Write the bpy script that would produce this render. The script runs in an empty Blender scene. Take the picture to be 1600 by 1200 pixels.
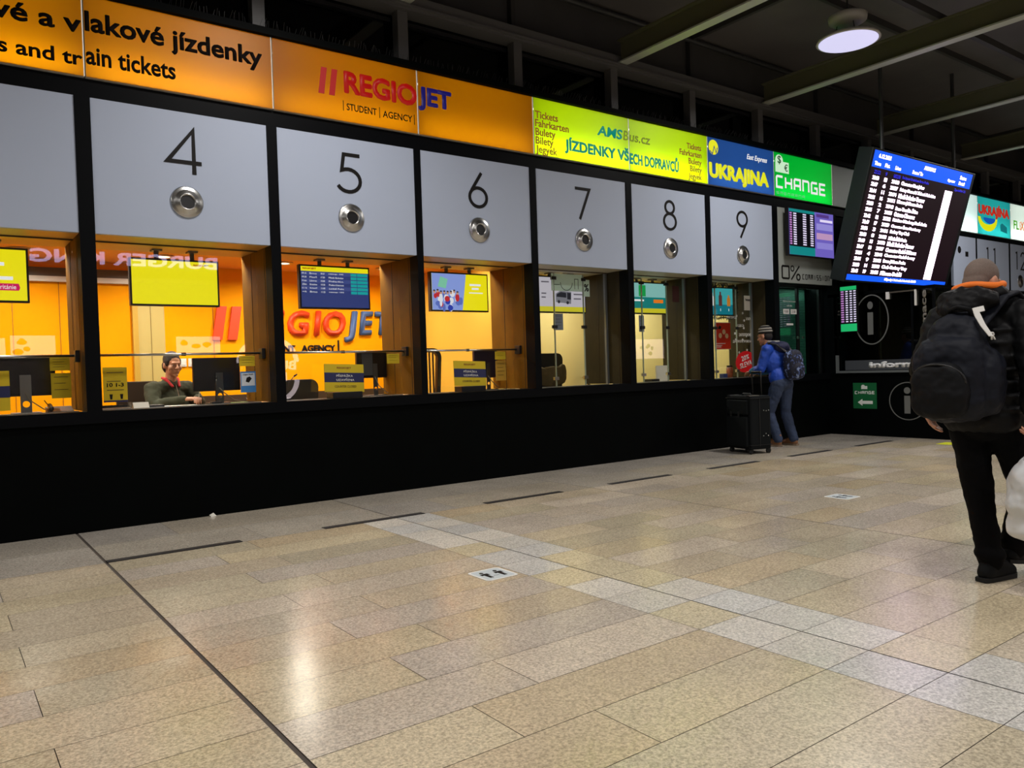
import bpy, bmesh, math, random
from mathutils import Vector, Matrix
random.seed(7)
D = bpy.data
SC = bpy.context.scene
COL = SC.collection

# ------------------------------------------------------------------ camera, world, exposure
cam = D.cameras.new('camera'); cam_o = D.objects.new('camera', cam); COL.objects.link(cam_o)
cam.sensor_width = 36.0; cam.lens = 1233.96 / 1600 * 36.0; cam.clip_start = 0.05; cam.clip_end = 200
_r = Vector((0.80346065, -0.59451914, -0.03159059)); _u = Vector((0.03729796, -0.00269301, 0.99930056)); _f = Vector((0.59418839, 0.80407695, -0.02001062))
cam_o.matrix_world = Matrix(((_r.x, _u.x, -_f.x, 0.0), (_r.y, _u.y, -_f.y, -7.3696), (_r.z, _u.z, -_f.z, 1.25), (0, 0, 0, 1)))
SC.camera = cam_o
SC.view_settings.view_transform = 'Standard'; SC.view_settings.look = 'None'
SC.view_settings.exposure = 0.0; SC.view_settings.gamma = 1.0; SC.view_settings.use_curve_mapping = False
wd = D.worlds.new('night'); SC.world = wd; wd.use_nodes = True
wd.node_tree.nodes['Background'].inputs[0].default_value = (0.02, 0.03, 0.05, 1); wd.node_tree.nodes['Background'].inputs[1].default_value = 0.12
HALL_W = 83.0      # watts of one pendant hall lamp
OFFICE_W = 14.5     # watts of one office downlight

# ------------------------------------------------------------------ helpers
def lin(c):
    r = []
    for v in c:
        v /= 255.0
        r.append(v / 12.92 if v <= 0.04045 else ((v + 0.055) / 1.055) ** 2.4)
    return (r[0], r[1], r[2], 1.0)

_M = {}
def mat(name, c, rough=0.5, metal=0.0, emit=0.0, spec=0.5, noise=0.0, nscale=40.0, bump=0.0, trans=0.0):
    if name in _M: return _M[name]
    m = D.materials.new(name); m.use_nodes = True; nt = m.node_tree; b = nt.nodes['Principled BSDF']
    col = lin(c)
    b.inputs['Base Color'].default_value = col; b.inputs['Roughness'].default_value = rough
    b.inputs['Metallic'].default_value = metal; b.inputs['Specular IOR Level'].default_value = spec
    if trans: b.inputs['Transmission Weight'].default_value = trans
    if emit:
        b.inputs['Emission Color'].default_value = col; b.inputs['Emission Strength'].default_value = emit
        b.inputs['Base Color'].default_value = (col[0] * .15, col[1] * .15, col[2] * .15, 1)
    if noise or bump:
        tc = nt.nodes.new('ShaderNodeTexCoord'); n = nt.nodes.new('ShaderNodeTexNoise'); n.inputs['Scale'].default_value = nscale
        n.inputs['Detail'].default_value = 4; nt.links.new(tc.outputs['Object'], n.inputs['Vector'])
        if noise:
            mr = nt.nodes.new('ShaderNodeMapRange'); mr.inputs['From Min'].default_value = .3; mr.inputs['From Max'].default_value = .7
            mr.inputs['To Min'].default_value = 1 - noise; mr.inputs['To Max'].default_value = 1 + noise
            nt.links.new(n.outputs['Fac'], mr.inputs['Value'])
            mx = nt.nodes.new('ShaderNodeVectorMath'); mx.operation = 'SCALE'; mx.inputs[0].default_value = col[:3]
            nt.links.new(mr.outputs[0], mx.inputs['Scale']); nt.links.new(mx.outputs[0], b.inputs['Base Color'])
        if bump:
            bp = nt.nodes.new('ShaderNodeBump'); bp.inputs['Strength'].default_value = bump; bp.inputs['Distance'].default_value = .01
            nt.links.new(n.outputs['Fac'], bp.inputs['Height']); nt.links.new(bp.outputs[0], b.inputs['Normal'])
    _M[name] = m
    return m

def pane_mat(name, c, emit):
    """lit acrylic of a light box: passes the light of the tubes inside and glows a little all over"""
    m = D.materials.new(name); m.use_nodes = True; nt = m.node_tree; nt.nodes.clear()
    col = lin(c)
    out = nt.nodes.new('ShaderNodeOutputMaterial'); t = nt.nodes.new('ShaderNodeBsdfTranslucent'); d = nt.nodes.new('ShaderNodeBsdfGlossy')
    e = nt.nodes.new('ShaderNodeEmission'); a = nt.nodes.new('ShaderNodeAddShader'); mx = nt.nodes.new('ShaderNodeMixShader')
    t.inputs[0].default_value = col; d.inputs[0].default_value = (1, 1, 1, 1); d.inputs['Roughness'].default_value = .4
    e.inputs[0].default_value = col; e.inputs[1].default_value = emit
    mx.inputs[0].default_value = .012
    nt.links.new(t.outputs[0], mx.inputs[1]); nt.links.new(d.outputs[0], mx.inputs[2])
    nt.links.new(mx.outputs[0], a.inputs[0]); nt.links.new(e.outputs[0], a.inputs[1]); nt.links.new(a.outputs[0], out.inputs[0])
    return m

def glass_mat(name, tint=(1, 1, 1), base=.04, rough=.0):
    m = D.materials.new(name); m.use_nodes = True; nt = m.node_tree; nt.nodes.clear()
    out = nt.nodes.new('ShaderNodeOutputMaterial'); tr = nt.nodes.new('ShaderNodeBsdfTransparent'); gl = nt.nodes.new('ShaderNodeBsdfGlossy')
    lw = nt.nodes.new('ShaderNodeLayerWeight'); lw.inputs['Blend'].default_value = .5
    pw = nt.nodes.new('ShaderNodeMath'); pw.operation = 'POWER'; pw.inputs[1].default_value = 5
    ma = nt.nodes.new('ShaderNodeMath'); ma.operation = 'MULTIPLY_ADD'; ma.inputs[1].default_value = 1 - base; ma.inputs[2].default_value = base
    mx = nt.nodes.new('ShaderNodeMixShader')
    tr.inputs[0].default_value = (*tint, 1); gl.inputs['Roughness'].default_value = rough
    nt.links.new(lw.outputs['Facing'], pw.inputs[0]); nt.links.new(pw.outputs[0], ma.inputs[0]); nt.links.new(ma.outputs[0], mx.inputs[0])
    nt.links.new(tr.outputs[0], mx.inputs[1]); nt.links.new(gl.outputs[0], mx.inputs[2]); nt.links.new(mx.outputs[0], out.inputs[0])
    return m

class Frame:
    def __init__(s, o, ux, uy):
        s.o = Vector(o); s.ux = Vector(ux).normalized(); s.uy = Vector(uy).normalized(); s.n = s.ux.cross(s.uy)
    def p(s, u, v, w=0.0): return s.o + s.ux * u + s.uy * v + s.n * w
def front(y=0.0): return Frame((0, y, 0), (1, 0, 0), (0, 0, 1))      # faces -y, u = world x, v = world z

WLOC = {}
def wloc(o): return WLOC.get(o.name, Vector((0, 0, 0)))
def tag(o, label=None, cat=None, group=None, kind=None):
    if label: o['label'] = label
    if cat: o['category'] = cat
    if group: o['group'] = group
    if kind: o['kind'] = kind
    return o
def thing(name, loc, label, cat, group=None):
    o = D.objects.new(name, None); COL.objects.link(o); o.location = loc; o.empty_display_size = .1
    WLOC[o.name] = Vector(loc)
    return tag(o, label, cat, group)
def link_mesh(name, me, parent=None, label=None, cat=None, group=None, kind=None):
    """mesh in world coordinates -> object with its own origin, child of parent if given"""
    o = D.objects.new(name, me); COL.objects.link(o)
    n = len(me.vertices)
    if parent is not None:
        L = wloc(parent); o.parent = parent; me.transform(Matrix.Translation(-L)); WLOC[o.name] = L
    elif n:
        xs = [v.co.x for v in me.vertices]; ys = [v.co.y for v in me.vertices]; zs = [v.co.z for v in me.vertices]
        L = Vector(((min(xs) + max(xs)) / 2, (min(ys) + max(ys)) / 2, min(zs)))
        me.transform(Matrix.Translation(-L)); o.location = L; WLOC[o.name] = L
    return tag(o, label, cat, group, kind)

class MB:
    def __init__(s): s.v = []; s.f = []; s.mi = []; s.cur = 0
    def add(s, vs, fs):
        b = len(s.v); s.v += [Vector(q) for q in vs]
        for f in fs: s.f.append([b + i for i in f]); s.mi.append(s.cur)
        return s
    def box(s, x0, x1, y0, y1, z0, z1):
        vs = [(x0, y0, z0), (x1, y0, z0), (x1, y1, z0), (x0, y1, z0), (x0, y0, z1), (x1, y0, z1), (x1, y1, z1), (x0, y1, z1)]
        return s.add(vs, [(0, 3, 2, 1), (4, 5, 6, 7), (0, 1, 5, 4), (1, 2, 6, 5), (2, 3, 7, 6), (3, 0, 4, 7)])
    def fbox(s, fr, u0, u1, v0, v1, w0, w1):
        return s.prism(fr, [(u0, v0), (u1, v0), (u1, v1), (u0, v1)], w0, w1)
    def prism(s, fr, pts, w0, w1):
        a = sum(pts[i][0] * pts[(i + 1) % len(pts)][1] - pts[(i + 1) % len(pts)][0] * pts[i][1] for i in range(len(pts)))
        if a < 0: pts = pts[::-1]
        n = len(pts); vs = [fr.p(u, v, w0) for u, v in pts] + [fr.p(u, v, w1) for u, v in pts]
        fs = [tuple(range(n - 1, -1, -1)), tuple(range(n, 2 * n))] + [(i, (i + 1) % n, n + (i + 1) % n, n + i) for i in range(n)]
        return s.add(vs, fs)
    def disc(s, fr, cu, cv, ru, w0, w1, rv=None, n=28, rot=0):
        rv = rv or ru
        c, t = math.cos(rot), math.sin(rot)
        pts = []
        for i in range(n):
            a = 2 * math.pi * i / n; x, y = ru * math.cos(a), rv * math.sin(a)
            pts.append((cu + x * c - y * t, cv + x * t + y * c))
        return s.prism(fr, pts, w0, w1)
    def ribbon(s, fr, pts, wd, w0, w1, closed=False):
        P = [Vector((q[0], q[1])) for q in pts]; n = len(P); Lf = []; Rt = []
        for i in range(n):
            a = P[i - 1] if (i or closed) else None; b = P[(i + 1) % n] if (i < n - 1 or closed) else None
            d1 = (P[i] - a).normalized() if a is not None else None; d2 = (b - P[i]).normalized() if b is not None else None
            if d1 is None: d1 = d2
            if d2 is None: d2 = d1
            n1 = Vector((-d1.y, d1.x)); n2 = Vector((-d2.y, d2.x)); m = n1 + n2
            m = m.normalized() if m.length > 1e-6 else n1
            k = min(2.2, 1 / max(.3, m.dot(n1)))
            Lf.append(P[i] + m * wd / 2 * k); Rt.append(P[i] - m * wd / 2 * k)
        for i in range(n if closed else n - 1):
            j = (i + 1) % n
            s.prism(fr, [tuple(Rt[i]), tuple(Rt[j]), tuple(Lf[j]), tuple(Lf[i])], w0, w1 + (i % 40) * 2e-5)
        return s
    def ring(s, fr, cu, cv, r, wd, w0, w1, rv=None, n=40):
        rv = rv or r
        return s.ribbon(fr, [(cu + r * math.cos(2 * math.pi * i / n), cv + rv * math.sin(2 * math.pi * i / n)) for i in range(n)], wd, w0, w1, True)
    def tube(s, pts, r, n=8, caps=True):
        P = [Vector(q) for q in pts]; rs = r if isinstance(r, (list, tuple)) else [r] * len(P)
        b0 = None; rings = []
        for i, q in enumerate(P):
            d = (P[min(i + 1, len(P) - 1)] - P[max(i - 1, 0)]).normalized()
            if b0 is None:
                b0 = d.orthogonal().normalized()
            b0 = (b0 - d * b0.dot(d)).normalized(); c0 = d.cross(b0)
            rings.append([q + (b0 * math.cos(2 * math.pi * k / n) + c0 * math.sin(2 * math.pi * k / n)) * rs[i] for k in range(n)])
        vs = [v for g in rings for v in g]; fs = []
        for i in range(len(P) - 1):
            for k in range(n): fs.append((i * n + k, i * n + (k + 1) % n, (i + 1) * n + (k + 1) % n, (i + 1) * n + k))
        if caps: fs += [tuple(range(n - 1, -1, -1)), tuple((len(P) - 1) * n + k for k in range(n))]
        return s.add(vs, fs)
    def lathe(s, fr, cu, cv, prof, n=32):
        vs = []; fs = []
        for r, w in prof:
            for k in range(n): vs.append(fr.p(cu + r * math.cos(2 * math.pi * k / n), cv + r * math.sin(2 * math.pi * k / n), w))
        for i in range(len(prof) - 1):
            for k in range(n): fs.append((i * n + k, i * n + (k + 1) % n, (i + 1) * n + (k + 1) % n, (i + 1) * n + k))
        fs += [tuple(range(n - 1, -1, -1)), tuple((len(prof) - 1) * n + k for k in range(n))]
        return s.add(vs, fs)
    def cap(s, p1, r1, p2, r2, n=14, h=5, sq=1.0):
        """tapered capsule"""
        p1, p2 = Vector(p1), Vector(p2); d = (p2 - p1); L = d.length; d = d.normalized() if L > 1e-6 else Vector((0, 0, 1))
        b = d.orthogonal().normalized(); c = d.cross(b); vs = []; fs = []; prof = []
        for i in range(h): a = math.pi / 2 * (1 - (i + .15) / h); prof.append((-r1 * math.sin(a), r1 * math.cos(a)))
        prof.append((0, r1)); prof.append((L, r2))
        for i in range(h): a = math.pi / 2 * (i + .85) / h; prof.append((L + r2 * math.sin(a), r2 * math.cos(a)))
        for t, r in prof:
            for k in range(n): vs.append(p1 + d * t + (b * math.cos(2 * math.pi * k / n) + c * math.sin(2 * math.pi * k / n)) * r)
        m = len(prof)
        for i in range(m - 1):
            for k in range(n): fs.append((i * n + k, i * n + (k + 1) % n, (i + 1) * n + (k + 1) % n, (i + 1) * n + k))
        fs += [tuple(range(n - 1, -1, -1)), tuple((m - 1) * n + k for k in range(n))]
        return s.add(vs, fs)
    def ell(s, c, r, e=1.0, n=20, m=12, rot=None):
        """(super)ellipsoid: e<1 makes it boxier"""
        vs = []; fs = []; c = Vector(c)
        sg = lambda x: math.copysign(abs(x) ** e, x)
        for i in range(m):
            ph = -math.pi / 2 + math.pi * (i + .5) / m
            for k in range(n):
                th = 2 * math.pi * k / n
                q = Vector((r[0] * sg(math.cos(ph)) * sg(math.cos(th)), r[1] * sg(math.cos(ph)) * sg(math.sin(th)), r[2] * sg(math.sin(ph))))
                if rot: q = rot @ q
                vs.append(c + q)
        for i in range(m - 1):
            for k in range(n): fs.append((i * n + k, i * n + (k + 1) % n, (i + 1) * n + (k + 1) % n, (i + 1) * n + k))
        fs += [tuple(range(n - 1, -1, -1)), tuple((m - 1) * n + k for k in range(n))]
        return s.add(vs, fs)
    def xf(s, M): s.v = [M @ v for v in s.v]; return s
    def mesh(s, name, mats, smooth=False):
        me = D.meshes.new(name); me.from_pydata([tuple(v) for v in s.v], [], s.f)
        for m in (mats if isinstance(mats, (list, tuple)) else [mats]): me.materials.append(m)
        me.polygons.foreach_set('material_index', s.mi)
        if smooth: me.polygons.foreach_set('use_smooth', [True] * len(me.polygons))
        me.update(); return me
    def build(s, name, mats, parent=None, label=None, cat=None, group=None, kind=None, smooth=False, bevel=0.0):
        me = s.mesh(name, mats, smooth)
        if bevel:
            bm = bmesh.new(); bm.from_mesh(me); bmesh.ops.bevel(bm, geom=bm.edges[:], offset=bevel, segments=2, affect='EDGES', profile=.6); bm.to_mesh(me); bm.free()
        return link_mesh(name, me, parent, label, cat, group, kind)
    def fuse(s, name, mats, parent=None, voxel=.008, smooth=4, noise=0.0, nsize=.06, xf=None, **kw):
        """weld all overlapping pieces into one continuous skin"""
        me = s.mesh(name, mats); tmp = D.objects.new('tmp', me); COL.objects.link(tmp)
        r = tmp.modifiers.new('r', 'REMESH'); r.mode = 'VOXEL'; r.voxel_size = voxel
        if smooth:
            k = tmp.modifiers.new('s', 'SMOOTH'); k.factor = .5; k.iterations = smooth
        if noise:
            tx = D.textures.new('folds', 'CLOUDS'); tx.noise_scale = nsize
            dm = tmp.modifiers.new('d', 'DISPLACE'); dm.texture = tx; dm.strength = noise; dm.mid_level = .5
        dg = bpy.context.evaluated_depsgraph_get(); dg.update()
        me2 = D.meshes.new_from_object(tmp.evaluated_get(dg)); D.objects.remove(tmp); D.meshes.remove(me)
        me2.name = name
        if not me2.materials:
            for m in (mats if isinstance(mats, (list, tuple)) else [mats]): me2.materials.append(m)
        me2.polygons.foreach_set('use_smooth', [True] * len(me2.polygons))
        if xf is not None: me2.transform(xf)
        return link_mesh(name, me2, parent, **kw)

def text(name, s, fr, u0, u1, v0, v1, m, parent, w=.001, depth=.002, bold=0.0, shear=0.0, rot=0, label=None, up=None):
    """lettering fitted into a rectangle of a frame; u1 None keeps the letters' own width; rot 90 reads upwards"""
    c = D.curves.new('txt', 'FONT'); c.body = s; c.size = 1; c.offset = min(bold, .008); c.shear = shear; c.extrude = 0; c.resolution_u = 3; c.align_x = 'LEFT'
    o = D.objects.new('txt', c); me = D.meshes.new_from_object(o); D.objects.remove(o); D.curves.remove(c)
    if not len(me.vertices): return None
    P = [(v.co.x, v.co.y) for v in me.vertices]
    if bold > .008:          # heavy faces: the outline thickened evenly all round
        e = bold - .008; bm = bmesh.new(); bm.from_mesh(me); src = bm.faces[:]; P0 = list(P)
        for a in range(8):
            r = bmesh.ops.duplicate(bm, geom=src)
            vs = [g for g in r['geom'] if isinstance(g, bmesh.types.BMVert)]
            bmesh.ops.translate(bm, verts=vs, vec=(e * math.cos(a * math.pi / 4), e * math.sin(a * math.pi / 4), -.0001 * (a + 1)))
        bm.to_mesh(me); bm.free(); P = [(v.co.x, v.co.y) for v in me.vertices]
    if rot == 90: P = [(-y, x) for x, y in P]
    x0 = min(p[0] for p in P); x1 = max(p[0] for p in P); y0 = min(p[1] for p in P); y1 = max(p[1] for p in P)
    if v1 is None: sx = (u1 - u0) / (x1 - x0); sy = sx
    else:
        sy = (v1 - v0) / (y1 - y0); sx = (u1 - u0) / (x1 - x0) if u1 is not None else sy
    bm = bmesh.new(); bm.from_mesh(me)
    for v, p in zip(bm.verts, P): v.co = fr.p(u0 + (p[0] - x0) * sx, v0 + (p[1] - y0) * sy, w + (v.co.z if bold > .008 else 0))
    if depth:
        fs = bm.faces[:]
        r = bmesh.ops.extrude_face_region(bm, geom=fs)
        for v in [g for g in r['geom'] if isinstance(g, bmesh.types.BMVert)]: v.co += fr.n * depth
    bmesh.ops.recalc_face_normals(bm, faces=bm.faces[:])
    bm.to_mesh(me); bm.free()
    me.materials.clear(); me.materials.append(m)
    return link_mesh(name, me, parent, label)

def arc(cx, cy, rx, ry, a0, a1, n=14):
    return [(cx + rx * math.cos(math.radians(a0 + (a1 - a0) * i / n)), cy + ry * math.sin(math.radians(a0 + (a1 - a0) * i / n))) for i in range(n + 1)]

# block letters drawn with one stroke, in a 1 x 1 cell
GL = {
 'C': [[(1, 1), (.12, 1), (0, .88), (0, 0), (1, 0)]], 'H': [[(0, 0), (0, 1)], [(1, 0), (1, 1)], [(0, .5), (1, .5)]],
 'A': [[(0, 0), (0, .88), (.12, 1), (1, 1), (1, 0)], [(0, .42), (1, .42)]], 'N': [[(0, 0), (0, 1), (.88, 1), (1, .88), (1, 0)]],
 'G': [[(1, 1), (.12, 1), (0, .88), (0, 0), (1, 0), (1, .5), (.5, .5)]], 'E': [[(1, 1), (0, 1), (0, 0), (1, 0)], [(0, .5), (.9, .5)]],
 'S': [[(1, 1), (0, 1), (0, .5), (1, .5), (1, 0), (0, 0)]], 'M': [[(0, 0), (0, 1), (1, 1), (1, 0)], [(.5, 1), (.5, .3)]],
 'R': [[(0, 0), (0, 1), (1, 1), (1, .5), (0, .5)], [(.5, .5), (1, 0)]], 'O': [[(0, 0), (0, 1), (1, 1), (1, 0), (0, 0)]],
 'I': [[(.5, 0), (.5, 1)]], '0': [[(.08, 0), (0, .08), (0, .92), (.08, 1), (.92, 1), (1, .92), (1, .08), (.92, 0), (.08, 0)]],
}
def block(mb, s, fr, u0, u1, v0, v1, stroke, w0, w1, gap=.35):
    n = len(s); cw = (u1 - u0) / (n + (n - 1) * gap)
    for i, ch in enumerate(s):
        a = u0 + i * cw * (1 + gap)
        for ln in GL.get(ch, []):
            mb.ribbon(fr, [(a + stroke / 2 + x * (cw - stroke), v0 + stroke / 2 + y * (v1 - v0 - stroke)) for x, y in ln], stroke, w0, w1)
    return mb
NUM = {
 '4': [[(.95, .26), (.02, .26), (.74, 1.0), (.74, 0)]],
 '5': [[(.86, .97), (.30, .97), (.22, .56)] + arc(.44, .31, .42, .29, 118, -150, 18)],
 '6': [[(.66, 1.0), (.22, .48)], arc(.5, .29, .37, .27, 0, 360, 26)],
 '7': [[(.1, .97), (.86, .97), (.32, 0)]],
 '8': [arc(.5, .77, .28, .21, 0, 360, 24), arc(.5, .28, .38, .27, 0, 360, 26)],
 '9': [arc(.5, .71, .37, .27, 0, 360, 26), [(.78, .54), (.36, 0)]],
 '2': [arc(.5, .70, .36, .28, 170, -30, 16) + [(.12, .03), (.9, .03)]],
 '1': [[(.35, .93), (.55, .97), (.55, 0)]],
}
def copy_tree(o, dloc=(0, 0, 0)):
    r = o.copy(); COL.objects.link(r); r.location = o.location + Vector(dloc); WLOC[r.name] = wloc(o) + Vector(dloc)
    for ch in list(o.children):
        c = ch.copy(); COL.objects.link(c); c.parent = r
        for g in list(ch.children):
            d = g.copy(); COL.objects.link(d); d.parent = c
    return r

# ------------------------------------------------------------------ materials
BLACK = mat('facade_black', (2, 4, 4), .6, spec=.05, noise=.25, nscale=3)
BLACK2 = mat('pillar_black', (5, 7, 10), .5, spec=.08)
PLASTIC = mat('black_plastic', (18, 18, 20), .4)
DARKGREY = mat('dark_grey_metal', (60, 62, 64), .5, metal=.3)
STEEL = mat('brushed_steel', (190, 190, 188), .28, metal=1)
ALU = mat('anodised_grey', (118, 124, 126), .45, metal=.4)
PANEL = mat('panel_pale_grey', (176, 188, 210), .55, spec=.3)
INK = mat('ink_black', (22, 20, 20), .6, spec=.2)
WHITE = mat('white_paint', (225, 225, 220), .6)
PAPER_Y = mat('yellow_paper', (205, 180, 45), .8, spec=.2)
PAPER_W = mat('white_paper', (225, 222, 210), .8, spec=.2)
ORANGE = mat('orange_wall', (255, 166, 2), .65, spec=.06)
CREAM = mat('cream_wall', (226, 212, 146), .6, spec=.2)
YELLOWW = mat('pale_yellow_wall', (230, 184, 70), .55, spec=.2)
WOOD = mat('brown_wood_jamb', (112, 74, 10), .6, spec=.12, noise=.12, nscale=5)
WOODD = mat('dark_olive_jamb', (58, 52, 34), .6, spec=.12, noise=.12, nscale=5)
NAVY = mat('navy_print', (26, 32, 80), .6)
GLASS = glass_mat('window_glass', (.98, .99, .98), .042)
SMOKE = glass_mat('smoked_glass', (.35, .36, .36), .05)
GLASSG = glass_mat('greenish_glass', (.75, .9, .85), .06)
def glow(n, c, e=1.0): return mat('glow_' + n, c, .5, emit=e)

# ------------------------------------------------------------------ floor
def build_floor():
    cs = []                                    # strips: (x0,x1,y0,y1,color)
    def tone(light=False, near=False):
        t = random.random()
        if light: c = random.choice([(214, 210, 200), (208, 206, 200), (218, 212, 200), (206, 194, 164)])
        elif near: c = random.choice([(186, 178, 164), (182, 175, 164), (188, 178, 160)])
        else: c = random.choice([(198, 184, 160), (202, 188, 162), (198, 186, 166), (196, 185, 170), (202, 188, 158), (197, 180, 150), (206, 193, 174), (194, 183, 158)])
        k = random.uniform(.97, 1.03); return tuple(min(255, q * k) for q in c)
    step = 2.24; X0 = .94 - 4 * step
    ylines = [0, -.67, -1.34] + [-1.34 - .325 * i for i in range(1, 46)]
    for j in range(len(ylines) - 1):
        y1, y0 = ylines[j], ylines[j + 1]
        for m in range(15):
            a = X0 + m * step
            if j < 2: xs = [a, a + 1.12 if (m + j) % 2 else a + .64, a + step]
            elif m == 5: xs = [a, a + .32, a + 1.28, a + step] if j % 2 else [a, a + .32, a + .96, a + 1.60, a + step]
            elif m == 4: xs = [a, a + .64, a + 1.92, a + step] if j % 2 else [a, a + .96, a + 1.92, a + step]
            elif j % 2: xs = [a, a + .64 + .32 * (m % 2), a + 1.60, a + step]
            else: xs = [a, a + 1.28 - .32 * (m % 2), a + step]
            for k in range(len(xs) - 1):
                x0, x1 = xs[k], xs[k + 1]
                xm = (x0 + x1) / 2
                light = j >= 2 and abs(xm - 3.18) < .33
                cs.append((x0, x1, y0, y1, tone(light, j < 2)))
    mb = MB(); g = .0016
    mb.add([(X0 - .1, -16, -.004), (X0 + 15 * step + .1, -16, -.004), (X0 + 15 * step + .1, .0, -.004), (X0 - .1, .0, -.004)], [(0, 1, 2, 3)])
    mb.cur = 1
    for x0, x1, y0, y1, c in cs:
        gl = .010 if abs(x0 - .94) < .01 else (.004 if abs((x0 - .94) / step - round((x0 - .94) / step)) < .01 else g)
        gr = .004 if abs((x1 - .94) / step - round((x1 - .94) / step)) < .01 else g
        if abs(x1 - .94) < .01: gr = .010
        mb.add([(x0 + gl, y0 + g, 0), (x1 - gr, y0 + g, 0), (x1 - gr, y1 - g, 0), (x0 + gl, y1 - g, 0)], [(0, 1, 2, 3)])
    grout = mat('floor_joint', (74, 66, 60), .8)
    m = D.materials.new('granite_tiles'); m.use_nodes = True; nt = m.node_tree; b = nt.nodes['Principled BSDF']
    at = nt.nodes.new('ShaderNodeVertexColor'); at.layer_name = 'tile'
    tc = nt.nodes.new('ShaderNodeTexCoord')
    n1 = nt.nodes.new('ShaderNodeTexNoise'); n1.inputs['Scale'].default_value = 85; n1.inputs['Detail'].default_value = 3; n1.inputs['Roughness'].default_value = .7
    n2 = nt.nodes.new('ShaderNodeTexNoise'); n2.inputs['Scale'].default_value = 1.6; n2.inputs['Detail'].default_value = 5
    r1 = nt.nodes.new('ShaderNodeMapRange'); r1.inputs[1].default_value = .32; r1.inputs[2].default_value = .66; r1.inputs[3].default_value = .60; r1.inputs[4].default_value = 1.26
    r2 = nt.nodes.new('ShaderNodeMapRange'); r2.inputs[1].default_value = .3; r2.inputs[2].default_value = .7; r2.inputs[3].default_value = .93; r2.inputs[4].default_value = 1.07
    nt.links.new(tc.outputs['Object'], n1.inputs['Vector']); nt.links.new(tc.outputs['Object'], n2.inputs['Vector'])
    nt.links.new(n1.outputs['Fac'], r1.inputs[0]); nt.links.new(n2.outputs['Fac'], r2.inputs[0])
    mu = nt.nodes.new('ShaderNodeMath'); mu.operation = 'MULTIPLY'; nt.links.new(r1.outputs[0], mu.inputs[0]); nt.links.new(r2.outputs[0], mu.inputs[1])
    sc = nt.nodes.new('ShaderNodeVectorMath'); sc.operation = 'SCALE'; nt.links.new(at.outputs['Color'], sc.inputs[0]); nt.links.new(mu.outputs[0], sc.inputs['Scale'])
    nt.links.new(sc.outputs[0], b.inputs['Base Color'])
    r3 = nt.nodes.new('ShaderNodeMapRange'); r3.inputs[1].default_value = .3; r3.inputs[2].default_value = .7; r3.inputs[3].default_value = .17; r3.inputs[4].default_value = .25
    nt.links.new(n2.outputs['Fac'], r3.inputs[0]); nt.links.new(r3.outputs[0], b.inputs['Roughness'])
    me = mb.mesh('floor', [grout, m])
    ca = me.color_attributes.new('tile', 'FLOAT_COLOR', 'CORNER')
    data = []
    for p in me.polygons:
        c = lin(cs[p.index - 1][4]) if p.index > 0 else (0, 0, 0, 1)
        for _ in p.loop_indices: data += c
    ca.data.foreach_set('color', data)
    link_mesh('floor', me, kind='structure')
build_floor()

# ------------------------------------------------------------------ hall shell
XL, XR = -7.6, 25.0
BAYS = {3: (-.45, 1.05), 4: (1.165, 2.65), 5: (2.745, 4.23), 6: (4.305, 5.78), 7: (5.87, 7.355), 8: (7.455, 8.92), 9: (9.02, 10.48)}
EX = (10.60, 12.08)
F0 = front(0)
mb = MB().box(XL, 11.97, 0, .12, -.004, .90); mb.build('wall_front', BLACK, kind='structure')
MB().box(XL, 12.1, -.03, .16, .90, 1.0).build('trim_1', BLACK2, kind='structure')            # sill rail
mb = MB()
for x in (1.9, 5.05, 8.2): mb.box(x, x + .003, -.001, .0, .0, .90)
mb.build('trim_2', mat('panel_joint', (5, 6, 6), .8, spec=.05), kind='structure')
MB().box(XL, 13.6, -.02, .5, 3.61, 3.755).build('trim_3', BLACK2, kind='structure')           # band over number panels
MB().box(16.2, XR, -.02, .5, 3.61, 3.70).build('trim_4', BLACK2, kind='structure')
MB().box(XL, 13.6, -.10, .5, 4.435, 4.50).build('trim_5', BLACK, kind='structure')            # cap of the sign band
MB().box(16.2, XR, -.10, .5, 4.47, 4.53).build('trim_6', BLACK, kind='structure')
k = 7
for a, b in [(1.05, 1.165), (2.65, 2.745), (4.23, 4.305), (5.78, 5.87), (7.355, 7.455), (8.92, 9.02), (10.48, 10.60), (12.08, 12.2), (-.56, -.45)]:
    MB().box(a, b, -.03, .14, 1.0, 3.61).build('trim_%d' % k, BLACK2, kind='structure'); k += 1
MB().box(XL, -.56, 0, .12, .9, 3.61).build('wall_left_front', BLACK, kind='structure')
# clerestory: mullions, beam, dark glass
MULL = mat('mullion_grey', (92, 92, 92), .5, metal=.2)
mb = MB()
for x in [-3.6, -2.05, -.5, 1.05, 2.6, 4.16, 5.7, 7.27, 8.80, 10.36, 11.9, 13.5, 15.0, 16.6, 18.2, 19.8]: mb.box(x, x + .12, .10, .22, 4.5, 5.12)
mb.build('trim_%d' % k, MULL, kind='structure'); k += 1
mb = MB().box(XL, XR, .04, .3, 5.10, 5.26); mb.box(XL, XR, .0, .05, 5.12, 5.145)
mb.build('trim_%d' % k, MULL, kind='structure'); k += 1
DG = glass_mat('night_glass', (.05, .06, .06), .03, .02)
MB().box(XL, XR, .26, .27, 4.5, 5.1).build('window_1', DG, kind='structure')
mb = MB()
for i in range(-4, 16): mb.box(.0 + 1.55 * i + 1.16, 1.55 * i + 2.6, .24, .262, 5.02, 5.06)
mb.build('trim_%d' % k, PLASTIC, kind='structure'); k += 1
ROOFW = mat('upper_wall_grey', (58, 58, 58), .8, noise=.1, nscale=2)
MB().box(XL, XR, .3, .4, 5.26, 5.95).build('wall_upper', ROOFW, kind='structure')
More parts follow.
